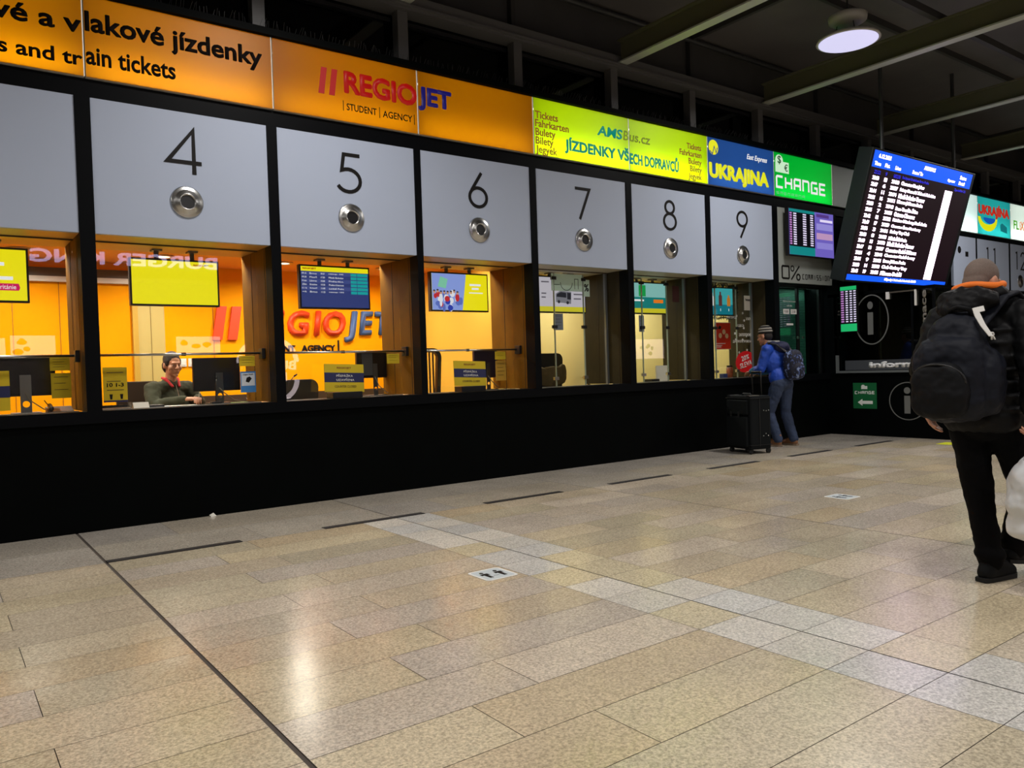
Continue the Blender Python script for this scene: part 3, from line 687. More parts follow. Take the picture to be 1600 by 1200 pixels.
MB().fbox(f, 7.98, 8.76, 1.985, 2.05, .0005, .001).build('strip', glow('scr_lime', (200, 190, 40), .9), t)
MB().fbox(f, 7.98, 8.76, 2.21, 2.41, .0005, .001).build('upper_field', glow('pale_teal', (130, 185, 180), .9), t)
mb = MB().fbox(f, 8.2, 8.34, 2.22, 2.38, .0015, .002); mb.build('green_field', glow('leafgreen', (20, 150, 70), .9), t)
MB().fbox(f, 8.5, 8.70, 2.13, 2.18, .0015, .002).build('button', glow('apricot', (230, 120, 30)), t)
MB().fbox(f, 8.03, 8.3, 2.15, 2.175, .0015, .002).build('text_line', DISPW, t)
t, f = screen(9.70, 10.30, 1.985, 2.395, 'teal screen with bottles and goods framed by a garland in window 9', (16, 110, 125), .9)
MB().fbox(f, 9.70, 10.30, 2.14, 2.395, .0005, .001).build('upper_field', glow('upper_teal', (60, 160, 165), .85), t)
for u, c, h in ((9.80, (225, 225, 225), .2), (10.0, (90, 50, 46), .22), (10.2, (190, 120, 40), .17)):
    mb = MB().prism(f, [(u - .04, 2.12), (u + .04, 2.12), (u + .04, 2.12 + h * .7), (u + .018, 2.12 + h * .8), (u + .018, 2.12 + h), (u - .018, 2.12 + h), (u - .018, 2.12 + h * .8), (u - .04, 2.12 + h * .7)], .001, .002); mb.build('bottle_picture', glow('goods_%d' % c[1], c, .8), t)
    MB().fbox(f, u - .005, u + .005, 2.04, 2.08, .001, .002).build('price', DISPW, t)
mb = MB(); rr = random.Random(5); path = [(9.62, 1.93), (9.9, 1.93), (10.15, 1.93), (10.36, 1.95), (10.37, 2.15), (10.36, 2.42), (10.1, 2.44), (9.8, 2.44)]
for a, b in zip(path, path[1:]):
    n = int(70 * math.dist(a, b) / .25)
    for q in range(n):
        u = a[0] + (b[0] - a[0]) * q / n; v = a[1] + (b[1] - a[1]) * q / n; an = rr.uniform(0, 6.28); l = rr.uniform(.02, .045)
        p = Vector((u, .60 + rr.uniform(-.02, .02), v)); mb.tube([p, p + Vector((math.cos(an) * l, rr.uniform(-.03, .03), math.sin(an) * l))], .003, 3)
mb.build('garland', mat('fir_green', (16, 44, 24), .8), None, 'dark green needle garland draped around the screen in window 9', 'garland', kind='stuff')

# computer monitors seen from behind
def monitor(xc, y, zt, zb, wdt, base, label, postc, ph=.07, hole=True, foot=.986):
    t = thing('computer_monitor', (xc, y, foot), label, 'monitor')
    MB().box(xc - wdt / 2, xc + wdt / 2, y, y + .045, zb, zt).build('screen_housing', base, t, bevel=.006)
    f = front(y - .012); a, b = xc + .02 - ph / 2, xc + .02 + ph / 2; c = (a + b) / 2; zc = 1.07; r = ph * .33; zt2 = zb + (zt - zb) * .55
    mb = MB()
    L = [(c + r * math.cos(math.radians(q)), zc + r * math.sin(math.radians(q))) for q in range(90, 271, 15)]
    R = [(c + r * math.cos(math.radians(q)), zc + r * math.sin(math.radians(q))) for q in range(90, -91, -15)]
    mb.prism(f, [(a, foot + .012), (c, foot + .012)] + L[::-1] + [(c, zt2), (a, zt2)], -.008, .0); mb.prism(f, [(c, zt2)] + R + [(c, foot + .012), (b, foot + .012), (b, zt2)], -.008, .0)
    mb.build('stand', postc, t)
    MB().box(c - .11, c + .11, y - .06, y + .12, foot, foot + .012).build('base', postc, t, bevel=.004)
    mb = MB(); mb.tube([(xc, y, zb + .05), (xc + .05, y - .03, 1.1), (xc + .15, y - .02, 1.02), (xc + .3, y, foot + .004)], .005, 6); mb.build('cable', mat('cable_grey', (120, 116, 104)), t, smooth=True)
SH = mat('monitor_back', (16, 17, 19), .25)
monitor(.66, .66, 1.475, 1.14, .50, SH, 'dark monitor on a grey stand with a round hole, at the left photo edge', mat('stand_grey', (120, 122, 126), .4, metal=.4), .085)
monitor(2.34, .78, 1.45, 1.115, .46, SH, 'dark monitor seen from behind, in front of the seated clerk', mat('stand_dark', (60, 62, 64), .4, metal=.3))
monitor(4.06, .76, 1.485, 1.19, .40, SH, 'dark monitor with a grey sheet hanging on its back in window 5', mat('stand_dark', (60, 62, 64), .4, metal=.3), .055)
monitor(5.62, .76, 1.485, 1.14, .36, mat('monitor_blue', (16, 20, 48), .3), 'dark monitor with a blue sheen beside the counter closed sign in window 6', mat('stand_dark', (60, 62, 64), .4, metal=.3), .055)
MB().box(3.92, 4.05, .752, .756, 1.22, 1.47).build('notice_sheet', mat('grey_sheet', (52, 56, 62), .8), None, 'dark grey notice sheet hanging on the back of the monitor in window 5', 'paper')

# notices stuck on the panes and stands with printed cards
def notice(x0, x1, z0, z1, m, label, y=.3965, lines=0, nav=None, big=None, name='paper_notice'):
    t = thing(name, ((x0 + x1) / 2, y, z0), label, 'notice')
    MB().box(x0, x1, y, y + .003, z0, z1).build('sheet', m, t)
    f = front(y - .0005); h = z1 - z0
    for i in range(lines):
        z = z1 - h * (.15 + .75 * i / max(1, lines)); MB().fbox(f, x0 + (x1 - x0) * .15, x1 - (x1 - x0) * (.15 + .12 * (i % 2)), z - h * .012, z + h * .006, 0, .001).build('text_line', mat('line_brown', (70, 58, 20)), t)
    if nav: MB().fbox(f, x0, x1, z0 + h * nav[0], z0 + h * nav[1], .0, .0012).build('band', NAVY, t)
    if big: text('big_text', big[0], f, x0 + (x1 - x0) * .15, x1 - (x1 - x0) * .15, z0 + h * big[1], z0 + h * big[2], INK, t, bold=.02)
    return t, f
t, f = notice(1.245, 1.44, 1.06, 1.37, PAPER_Y, 'yellow notice with small pictograms on a stand at the left of window 4', lines=3, nav=(0, .05), big=('10 1-3', .44, .55))
for u in (1.305, 1.39): MB().prism(f, [(u - .008, 1.085), (u + .008, 1.085), (u + .013, 1.13), (u - .013, 1.13)], 0, .001).build('pictogram', INK, t)
notice(.842, .992, 1.352, 1.468, PAPER_Y, 'upper yellow notice on the pane at the left edge, beside the pillar', lines=4)
notice(.846, .997, 1.115, 1.33, PAPER_Y, 'lower taller yellow notice on the pane at the left edge, beside the pillar', lines=3)
notice(.40, .546, 1.03, 1.36, PAPER_Y, 'yellow and navy card at the left photo edge beside the grey monitor stand', nav=(.33, .62))
notice(2.445, 2.597, 1.352, 1.453, PAPER_Y, 'small yellow notice high on the right side of window 4', lines=3)
t, f = notice(2.45, 2.60, 1.095, 1.30, mat('leaflet_blue', (60, 130, 200), .6), 'blue and white map leaflet at the right side of window 4')
mb = MB().fbox(f, 2.46, 2.59, 1.16, 1.285, .0, .001); mb.build('map_field', mat('map_white', (205, 215, 225), .7), t)
mb = MB().prism(f, [(2.50, 1.20), (2.53, 1.19), (2.56, 1.23), (2.54, 1.25), (2.51, 1.24)], .001, .002); mb.build('map_picture', INK, t); text('heading', 'mapa linek', f, 2.475, 2.575, 1.26, 1.28, INK, t, w=.002)
notice(4.05, 4.20, 1.342, 1.45, PAPER_Y, 'lone small yellow notice right of the monitor with the grey sheet', lines=3)
notice(5.50, 5.656, 1.36, 1.455, PAPER_Y, 'upper small yellow notice at the right side of window 6', lines=2)
notice(5.504, 5.655, 1.105, 1.345, mat('yellow_ochre_paper', (190, 150, 50), .8), 'taller ochre notice at the right side of window 6', lines=4)
notice(6.44, 6.60, 1.72, 1.93, mat('grey_notice', (120, 126, 140), .7), 'grey notice taped above the chair with the khaki jacket', y=.412, lines=4)
notice(7.98, 8.08, 1.70, 1.93, mat('grey_notice', (120, 126, 140), .7), 'grey notice taped above the small printer and cream folder', y=.412, lines=4)
t, f = notice(6.41, 6.93, 2.22, 2.44, mat('mint_sheet', (205, 235, 220), .5), 'pale mint translucent sheet with outlines across the top of window 7', y=.3965)
mb = MB().ribbon(f, arc(6.66, 2.33, .1, .1, 180, 360, 12), .008, .001, .002); mb.ribbon(f, [(6.80, 2.25), (6.80, 2.38), (6.86, 2.38), (6.86, 2.25)], .008, .001, .002); mb.ribbon(f, [(6.45, 2.3), (6.55, 2.3)], .008, .001, .002); mb.build('outline_drawing', mat('outline_green', (60, 90, 80)), t)
notice(6.945, 7.06, 2.16, 2.38, mat('mint_sheet', (205, 235, 220), .5), 'small mint sheet with an arrow at the right of window 7', y=.3965, big=('%', .3, .75))
notice(8.66, 8.80, 2.13, 2.36, mat('maroon_sheet', (70, 36, 34), .6), 'dark maroon notice with pale letters near the top of window 8', y=.3965)
# folding counter closed boards
def closed_board(xc, label):
    t = thing('counter_closed_board', (xc, .24, 1.0), label, 'sign')
    f = Frame((xc, .22, 1.06), (1, 0, -.04), (.05, .12, .99))
    MB().fbox(f, -.22, .22, 0, .29, -.006, 0).build('card', PAPER_Y, t)
    MB().fbox(f, -.22, .22, .10, .20, .0, .001).build('band', NAVY, t)
    text('heading', 'REGIOJET', f, -.08, .08, .235, .26, mat('heading_red', (130, 50, 20)), t)
    text('notice_text', 'PŘEPÁŽKA', f, -.09, .095, .155, .185, WHITE, t, w=.0015, bold=.01); text('notice_text', 'UZAVŘENA', f, -.09, .11, .112, .142, WHITE, t, w=.0015, bold=.01)
    text('notice_text', 'COUNTER CLOSED', f, -.11, .13, .045, .068, mat('heading_brown', (90, 74, 20)), t)
    MB().box(xc - .155, xc + .175, .17, .33, 1.0, 1.06).build('base', PLASTIC, t, bevel=.004)
closed_board(3.46, 'yellow and navy counter closed board below the blue timetable screen')
closed_board(5.02, 'yellow and navy counter closed board below the screen with the crowd')
# small things on the counters
t = thing('name_card', (1.525, .30, 1.0), 'small white card standing on the sill in front of the clerk', 'card')
MB().prism(Frame((1.46, 0, 0), (0, 1, 0), (0, 0, 1)), [(.26, 1.0), (.34, 1.0), (.30, 1.05)], 0, .13).build('card', PAPER_W, t)
MB().box(1.49, 1.57, .278, .280, 1.018, 1.022).build('text_line', mat('line_grey', (120, 120, 120)), t)
def goose(x, y, label, dx):
    t = thing('gooseneck_microphone', (x, y, .986), label, 'microphone')
    MB().box(x - .05, x + .05, y - .04, y + .04, .986, 1.02).build('base', PLASTIC, t, bevel=.006)
    pts = [(x, y, 1.02), (x + .01 * dx, y, 1.1), (x + .03 * dx, y, 1.17), (x + .08 * dx, y, 1.24)]
    mb = MB(); mb.tube(pts, .005, 8); mb.build('neck', PLASTIC, t, smooth=True)
    MB().cap(pts[-1], .009, (x + .1 * dx, y, 1.255), .008).build('capsule', PLASTIC, t, smooth=True)
goose(2.93, .50, 'thin black gooseneck microphone at the left of window 5', 1.3)
goose(2.24, .5, 'short black gooseneck microphone on the counter beside the clerk', .15)
t = thing('telephone', (.97, .55, .986), 'low dark telephone with cables on the counter at the left edge window', 'telephone')
MB().prism(Frame((.82, 0, 0), (0, 1, 0), (0, 0, 1)), [(.47, .987), (.65, .987), (.65, 1.04), (.47, 1.0)], 0, .2).build('body', mat('maroon_black', (34, 16, 14), .4), t)
mb = MB(); mb.cap((.85, .6, 1.05), .02, (.85, .48, 1.025), .02); mb.build('handset', PLASTIC, t, smooth=True)
mb = MB(); mb.tube([(.80, .5, 1.10), (.82, .52, 1.07), (.84, .55, 1.05)], .004, 6); mb.build('cord', PLASTIC, t)
t = thing('tray', (1.36, .5, .986), 'flat dark tray on the counter under the yellow notice', 'tray')
MB().box(1.25, 1.5, .46, .7, .986, 1.0).build('base', PLASTIC, t); MB().box(1.25, 1.5, .69, .705, 1.0, 1.025).build('rim', PLASTIC, t)
MB().box(2.42, 2.55, .5, .64, .986, .999).build('paper_pad', mat('green_pad', (150, 180, 120)), None, 'pale green paper pad lying on the counter beside the clerk monitor', 'paper')
MB().box(3.72, 3.80, .55, .57, .986, 1.16).build('paper_card', PAPER_W, None, 'cream card standing beside the closed board below the blue timetable screen', 'card')
MB().box(5.27, 5.37, .55, .57, .986, 1.13).build('paper_card', PAPER_W, None, 'cream card standing beside the closed board next to the slatted chair', 'card')
MB().box(8.50, 8.74, .60, .62, .986, 1.22).xf(Matrix.Translation((0, 0, 0))).build('document_folder', PAPER_W, None, 'cream folder standing open on the counter in window 8', 'folder')
MB().box(8.30, 8.46, .50, .66, .986, 1.03).build('printer', PLASTIC, None, 'small black printer beside the cream folder in window 8', 'printer', bevel=.008)
MB().box(9.96, 10.06, .56, .64, .986, 1.06).build('card_box', mat('blue_box', (40, 60, 120)), None, 'small blue box on the counter in window 9', 'box', bevel=.004)
t = thing('jar', (10.16, .6, .986), 'small patterned jar with dark lid on the counter in window 9', 'jar'); U = Frame((10.16, .6, 0), (1, 0, 0), (0, 1, 0))
MB().lathe(U, 0, 0, [(.045, .987), (.05, 1.0), (.05, 1.14), (.04, 1.16)], 20).build('body', mat('jar_pattern', (150, 80, 50), .5, noise=.5, nscale=30), t, smooth=True); MB().lathe(U, 0, 0, [(.044, 1.16), (.044, 1.185)], 20).build('lid', PLASTIC, t)
# office chairs
def chair(x, y, label, zt, rz=0, c=PLASTIC, slats=False, wdt=.46):
    t = thing('office_chair', (x, y, 0), label, 'chair')
    zb = zt - .58; F = front(y)
    pts = [(x - wdt / 2 + .03, zb), (x + wdt / 2 - .03, zb)] + arc(x + wdt / 2 - .09, zt - .09, .09, .09, 0, 90, 6) + arc(x - wdt / 2 + .09, zt - .09, .09, .09, 90, 180, 6)
    if slats:
        MB().ribbon(F, pts, .05, -.03, .03, True).build('backrest', c, t)
        mb = MB()
        for q in range(7): u = x - wdt / 2 + .08 + q * (wdt - .16) / 6; mb.fbox(F, u - .008, u + .008, zb, zt - .02, -.008, .008)
        mb.build('back_slats', c, t)
    else: MB().prism(F, pts, -.035, .035).build('backrest', c, t, bevel=.01)
    MB().box(x - wdt / 2, x + wdt / 2, y - .46, y - .02, .46, .54).build('seat', c, t, bevel=.02)
    mb = MB(); mb.tube([(x, y - .24, .08), (x, y - .24, .46)], .03, 10); mb.box(x - .03, x + .03, y + .03, y + .06, .48, zb + .1); mb.box(x - .03, x + .03, y - .2, y + .06, .44, .47); mb.build('column', DARKGREY, t)
    for q in range(5):
        a = q * 1.2566 + .3; lg = MB(); e = (x + .3 * math.cos(a), y - .24 + .3 * math.sin(a), .06); lg.tube([(x, y - .24, .1), e], [.025, .015], 8); l = lg.build('leg', PLASTIC, t)
        MB().ell((e[0], e[1], .03), (.03, .03, .03)).build('caster', PLASTIC, l, smooth=True)
    return t
chair(1.78, 1.62, 'brown black office chair behind the seated clerk', 1.235, c=mat('chair_brown', (46, 30, 14), .5))
chair(3.30, 1.1, 'black rounded office chair behind the counter in window 5', 1.20)
chair(4.84, 1.0, 'black office chair with a slatted back at the left of window 6', 1.50, slats=True)
chair(6.92, 1.15, 'black office chair with a draped jacket at the left of window 7', 1.44, wdt=.5)
mb = MB().ell((6.92, 1.055, 1.12), (.26, .035, .14), .7).ell((6.75, 1.05, 1.18), (.08, .04, .07)).ell((7.1, 1.05, 1.2), (.07, .04, .09))
mb.fuse('draped_jacket', mat('khaki_cloth', (92, 80, 50), .85), voxel=.012, noise=.03, nsize=.1, label='khaki jacket draped over the black chair in window 7', cat='jacket')
# window 9: poster, discount disc, city names
t, f = notice(9.95, 10.335, 1.45, 1.86, mat('poster_red', (214, 52, 26), .5), 'red poster with three round pictures inside window 9', y=.70)
MB().box(9.945, 10.34, .704, .712, 1.44, 1.87).build('board', PAPER_W, t)
for u in (9.98, 10.30): MB().box(u - .004, u + .004, .704, .712, .985, 1.45).build('stand_rod', STEEL, t)
for u, z in ((10.08, 1.66), (10.17, 1.72), (10.24, 1.655)): MB().disc(f, u, z, .04, .0, .001).build('round_picture', mat('cream_dot', (235, 205, 160)), t)
for z, b in ((1.53, 10.2), (1.50, 10.12), (1.475, 10.1)): MB().fbox(f, 9.97, b, z, z + .01, 0, .001).build('text_line', WHITE, t)
mb = MB().prism(f, [(10.03, 1.77), (10.09, 1.76), (10.11, 1.80), (10.06, 1.82)], 0, .001); mb.build('bird_picture', INK, t)
f9 = front(.395)
t = thing('discount_sticker', (10.29, .395, 1.06), 'red oval discount sticker reading 20% SLEVA on the pane of window 9', 'sticker')
MB().disc(f9, 10.29, 1.237, .24, .0, .003, rv=.165, rot=.12).build('disc', mat('sticker_red', (215, 20, 28), .5), t)
fr = Frame((10.29, .392, 1.237), (1, 0, .22), (-.22, 0, 1))
text('lettering', '20%', fr, -.09, .10, .02, .10, WHITE, t, bold=.02); text('lettering', 'SLEVA', fr, -.15, .15, -.085, .0, WHITE, t, bold=.02)
t = thing('window_lettering', (10.25, .395, 1.5), 'small white city names stuck on the pane of window 9', 'lettering')
for s, a, b, z in (('ХАРКІВ', 10.33, 10.52, 1.885), ('ОДЕСА', 10.12, 10.28, 1.775), ('ЗАПОРІЖЖЯ', 10.15, 10.46, 1.635), ('ДНІПРОПЕТРОВСЬК', 10.0, 10.46, 1.53), ('УЖГОРОД', 9.86, 10.1, 1.90)): text('city_name', s, f9, a, b, z, z + .045, WHITE, t, w=.0, depth=.001)
rr = random.Random(9)
for q in range(11):
    u = 10.05 + .4 * rr.random(); z = 1.3 + .75 * rr.random(); mb = MB()
    for a in range(3): mb.ribbon(f9, [(u - .02 * math.cos(a * 1.05), z - .02 * math.sin(a * 1.05)), (u + .02 * math.cos(a * 1.05), z + .02 * math.sin(a * 1.05))], .008, 0, .001)
    mb.build('snowflake_sticker', WHITE, None, 'small white snowflake sticker on the pane of window 9', 'sticker', 'white snowflake stickers on the pane of window 9')
t, f = notice(10.30, 10.47, 2.04, 2.27, PAPER_W, 'white paper with handwritten words at the right of window 9', big=('Ужгород', .6, .8))
# ------------------------------------------------------------------ exchange window
t = thing('commission_panel', (11.34, 0, 2.45), 'grey panel reading 0% COMMISSION above the green exchange window', 'panel')
MB().box(EX[0] + .003, EX[1] - .003, -.018, .03, 2.45, 3.607).build('panel', mat('panel_mid_grey', (150, 156, 152), .55), t)
fr = front(-.0185); mb = MB()
block(mb, '0', fr, 10.69, 10.90, 2.50, 2.72, .03, .0005, .003); mb.build('zero', INK, t)
mb = MB().ring(fr, 10.975, 2.675, .04, .02, .0005, .003); mb.build('percent', INK, t); mb = MB().ring(fr, 11.13, 2.545, .045, .025, .0005, .003); mb.build('percent', INK, t); mb = MB().ribbon(fr, [(10.94, 2.50), (11.16, 2.72)], .026, .0005, .003); mb.build('percent', INK, t)
mb = MB(); block(mb, 'COMMISSION', fr, 11.24, 12.0, 2.515, 2.60, .012, .0005, .003, .4); mb.build('lettering', INK, t)
t, f = screen(10.72, 11.93, 2.87, 3.575, 'exchange rate screen half black with figures, half lilac, above the commission panel', (110, 96, 190), .9, y=-.15, br=False, name='rate_screen')
MB().box(11.1, 11.5, -.09, -.019, 3.1, 3.3).build('wall_mount', PLASTIC, t)
MB().fbox(f, 10.72, 11.40, 3.0, 3.53, .0005, .001).build('rate_field', glow('field_black', (8, 6, 14), 1), t)
MB().fbox(f, 10.72, 11.40, 2.87, 3.0, .0005, .001).build('rate_footer', glow('scr_aqua', (16, 130, 130), .9), t); MB().fbox(f, 10.72, 11.40, 3.53, 3.575, .0005, .001).build('rate_header', glow('scr_aqua', (16, 130, 130), .9), t)
RW = glow('row_white', (225, 215, 245), .95); RP = glow('row_pink', (190, 130, 200), .9)
for i in range(14):
    z = 3.495 - i * .036; mb = MB()
    for a, b in ((10.83, 10.91), (11.08, 11.17), (11.28, 11.36)): mb.fbox(f, a, b, z, z + .02, .0012, .002)
    mb.build('rate_row', RW, t); MB().fbox(f, 10.735, 10.79, z, z + .022, .0012, .002).build('flag', RP, t)
for i in range(3): MB().fbox(f, 11.45, 11.90, 3.30 - i * .15, 3.40 - i * .15, .001, .002).build('note_picture', glow('notes_%d' % i, [(150, 140, 215), (190, 150, 190), (140, 130, 210)][i], .9), t)
MB().fbox(f, 11.55, 11.90, 3.43, 3.47, .001, .002).build('text_line', RW, t); MB().fbox(f, 11.45, 11.8, 3.50, 3.55, .001, .002).build('text_line', glow('plum', (90, 60, 140), .8), t)
GREENB = mat('blind_green', (76, 128, 112), .6)
mb = MB()
for i in range(52): mb.box(10.62, 12.08, .50, .52, 1.0 + i * .0275, 1.0 + i * .0275 + .022)
mb.build('window_blind', GREENB, None, 'closed green slatted blind behind the exchange window', 'blind')
w = MB().box(10.62, 12.08, .20, .208, 1.0, 2.44).build('window_9', GLASSG, kind='structure')
for x in (10.70, 11.38, 12.0): MB().box(x, x + .05, .18, .22, 1.0, 2.44).build('frame', PLASTIC, w)
MB().box(10.62, 12.08, .18, .22, 2.40, 2.45).build('frame', PLASTIC, w)
for x in (11.36, 11.50): MB().disc(front(.175), x, 1.60, .022, 0, .02).build('handle', STEEL, w)
t = thing('hours_notice', (11.2, .195, 2.0), 'small white opening hours lettering on the green exchange window', 'lettering'); f = front(.195)
text('lettering', 'PROVOZNÍ DOBA', f, 11.02, 11.36, 2.17, 2.20, WHITE, t, depth=.001); text('lettering', 'od-do', f, 11.12, 11.26, 2.10, 2.13, WHITE, t, depth=.001)
for a, s in ((11.02, '9.00'), (11.22, '21.00')):
    MB().fbox(f, a, a + .16, 1.98, 2.06, 0, .001).build('time_card', WHITE, t); text('time', s, f, a + .03, a + .13, 2.0, 2.04, INK, t, w=.0015, depth=.001)
MB().fbox(f, 11.1, 11.28, 1.80, 1.83, 0, .001).build('text_line', WHITE, t)
for x in (11.0, 11.8):
    L = D.lights.new('strip_light', 'AREA'); L.shape = 'RECTANGLE'; L.size = .6; L.size_y = .05; L.energy = 1.0; L.color = (.9, 1, .95)
    o = D.objects.new('strip_light', L); COL.objects.link(o); o.location = (x, .36, 2.42); o.rotation_euler = (0, 0, 0)
S(MB().box(10.6, 12.1, .14, .56, 2.44, 2.50), 'trim_%d' % k, PLASTIC); k += 1

# ------------------------------------------------------------------ farther counters and information booth
S(MB().box(12.2, 16.3, .0, .12, 0, 4.435), 'wall_front_middle', BLACK)
S(MB().box(16.3, XR, .0, .12, 0, 1.0), 'wall_front_right', BLACK)
S(MB().box(16.3, XR, 1.2, 1.3, 0, 2.7), 'wall_right_office', mat('grey_green_wall', (150, 160, 140), .6))
S(MB().box(16.3, XR, .14, 1.2, 2.5, 2.6), 'ceiling_right_office', SOFFG)
number_panel(16.36, 17.345, '', 'pale grey panel with a black dot and a small square beside the departure board')
f = front(-.0185); pt = [o for o in COL.objects if o.name.startswith('number_panel') and o.parent is None][-1]
MB().disc(f, 16.62, 3.33, .07, 0, .004).build('dot', INK, pt); MB().fbox(f, 16.88, 17.0, 3.21, 3.31, 0, .004).build('square', INK, pt)
number_panel(17.405, 18.92, '11', 'pale grey panel numbered eleven below the turquoise sign', 18.05)
number_panel(18.99, 20.5, '12', 'pale grey panel cut by the right photo edge, its first digit a one', 19.48)
for a in (17.345, 18.93, 20.5):
    S(MB().box(a, a + .06, -.02, .14, 1.0, 3.61), 'trim_%d' % k, BLACK2); k += 1
S(MB().box(16.3, XR, .3, .308, 1.0, 2.48), 'window_10', GLASS)
L = D.lights.new('strip_light', 'AREA'); L.shape = 'RECTANGLE'; L.size = 3; L.size_y = .05; L.energy = 12; L.color = (.95, 1, .9)
o = D.objects.new('strip_light', L); COL.objects.link(o); o.location = (18.3, .7, 2.48)
# the booth: solid counter, smoked glass above, a dark backdrop added inside
BX = 11.97
S(MB().box(BX, 15.2, -2.0, -.001, 0, 1.0), 'wall_booth', BLACK)
S(MB().box(BX, 15.2, -1.72, -.001, 2.24, 2.29), 'wall_booth_top', BLACK)
S(MB().box(BX, 12.1, -.62, -.001, 2.24, 2.42), 'wall_booth_post', BLACK)
S(MB().box(12.75, 12.8, -1.45, -.01, 1.0, 2.24), 'wall_booth_inner', mat('booth_inside', (84, 76, 66), .7))  # partition added as a dark backdrop behind the smoked glass
w = S(MB().box(BX, BX + .01, -1.70, -.10, 1.0, 2.24), 'window_11', SMOKE)
MB().box(BX + .02, 15.1, -1.715, -1.705, 1.0, 2.24).build('front_pane', GLASSG, w)
for y in (-1.72, -1.40, -.1): MB().box(BX - .01, BX + .02, y, y + .035, 1.0, 2.24).build('mullion', BLACK2, w)
FP = Frame((BX - .012, 0, 0), (0, -1, 0), (0, 0, 1))     # faces -x: u = -y
GREYL = mat('grey_lettering', (108, 110, 108), .7, spec=.1)
t = thing('information_emblem', (BX - .012, -.75, 1.45), 'pale oval letter i emblem on the smoked glass of the information booth', 'emblem')
MB().ring(FP, .75, 1.835, .27, .018, .0, .004, rv=.385).build('ring', GREYL, t); MB().disc(FP, .73, 2.06, .045, .0, .004, rv=.06).build('dot', GREYL, t); MB().fbox(FP, .685, .775, 1.60, 1.95, .0, .004).build('stem', GREYL, t)
t = thing('information_emblem', (BX - .012, -1.29, .27), 'pale round letter i emblem low on the black booth wall', 'emblem')
FQ = Frame((BX, 0, 0), (0, -1, 0), (0, 0, 1))
MB().ring(FQ, 1.29, .56, .285, .014, .0, .004).build('ring', GREYL, t); MB().disc(FQ, 1.28, .72, .05, .0, .004).build('dot', GREYL, t); MB().fbox(FQ, 1.235, 1.325, .37, .64, .0, .004).build('stem', GREYL, t)
t = thing('information_bar', (BX - .02, -1.1, 1.0), 'long grey bar with rounded pale lettering above the booth counter', 'sign')
MB().fbox(FP, .30, 1.95, 1.045, 1.20, .012, .02).build('bar', mat('bar_grey', (70, 74, 80), .6, spec=.2), t)
text('lettering', 'informace', FP, .70, 1.80, 1.075, 1.175, mat('bar_letter', (238, 240, 242), .6), t, w=.022, bold=.07)
MB().fbox(FP, .14, 2.0, 1.0, 1.035, .01, .03).build('rail', ALU, t); MB().fbox(FP, .14, .19, 1.035, 1.29, .01, .03).build('upright', ALU, t)
t = thing('vertical_lettering', (BX - .012, -1.57, 1.3), 'upright pale lettering running up the edge of the booth glass', 'lettering')
text('lettering', 'informace', FP, 1.52, 1.60, 1.22, 2.22, mat('dim_letter', (120, 116, 108), .6), t, w=.0, rot=90, bold=.03)
t = thing('rate_display', (BX - .05, -.40, 1.66), 'narrow green exchange rate display with white figures on the booth corner', 'screen')
MB().fbox(FP, .25, .545, 1.66, 2.40, .0, .05).build('casing', PLASTIC, t)
f = Frame((BX - .0625, 0, 0), (0, -1, 0), (0, 0, 1))
MB().fbox(f, .26, .535, 1.67, 2.39, .0, .001).build('display', glow('field_black', (8, 6, 14), 1), t)
GD = glow('display_green', (30, 190, 110), .8)
MB().fbox(f, .26, .535, 1.67, 1.79, .001, .002).build('footer', GD, t); MB().fbox(f, .26, .535, 2.33, 2.39, .001, .002).build('header', GD, t)
for i in range(14):
    z = 2.30 - i * .037; mb = MB()
    for a, b in ((.35, .39), (.42, .46), (.485, .525)): mb.fbox(f, a, b, z, z + .018, .001, .002)
    mb.build('rate_row', RW, t); MB().fbox(f, .27, .32, z, z + .02, .001, .002).build('flag', RP, t)
t = thing('direction_sign', (BX, -.6, .43), 'green square sign with an arrow pointing left on the black booth wall', 'sign')
MB().fbox(FQ, .41, .80, .43, .84, .0, .006).build('plate', mat('sign_green', (10, 96, 52), .5), t)
WB = mat('sign_white', (222, 228, 222), .6)
mb = MB(); block(mb, 'CHANGE', FQ, .44, .77, .66, .71, .011, .006, .008, .25); mb.build('lettering', WB, t)
mb = MB().prism(FQ, [(.485, .53), (.565, .585), (.565, .555), (.735, .555), (.735, .505), (.565, .505), (.565, .475)], .006, .008); mb.build('arrow', WB, t)
mb = MB().prism(FQ, [(.55, .74), (.65, .74), (.65, .79), (.61, .79)] + arc(.58, .785, .03, .025, 0, 180, 8), .006, .008); mb.build('emblem', WB, t)
t = thing('wall_bracket', (BX - .03, -1.44, 2.0), 'thin white bracket below the departure board on the booth glass', 'bracket')
MB().fbox(FP, 1.44, 1.465, 2.0, 2.24, .0, .03).build('upright', WHITE, t); MB().fbox(FP, 1.0, 1.05, 2.13, 2.24, .0, .03).build('hook', WHITE, t); MB().fbox(FP, 1.0, 1.465, 2.22, 2.24, .0, .02).build('rail', mat('bracket_grey', (92, 86, 76)), t)

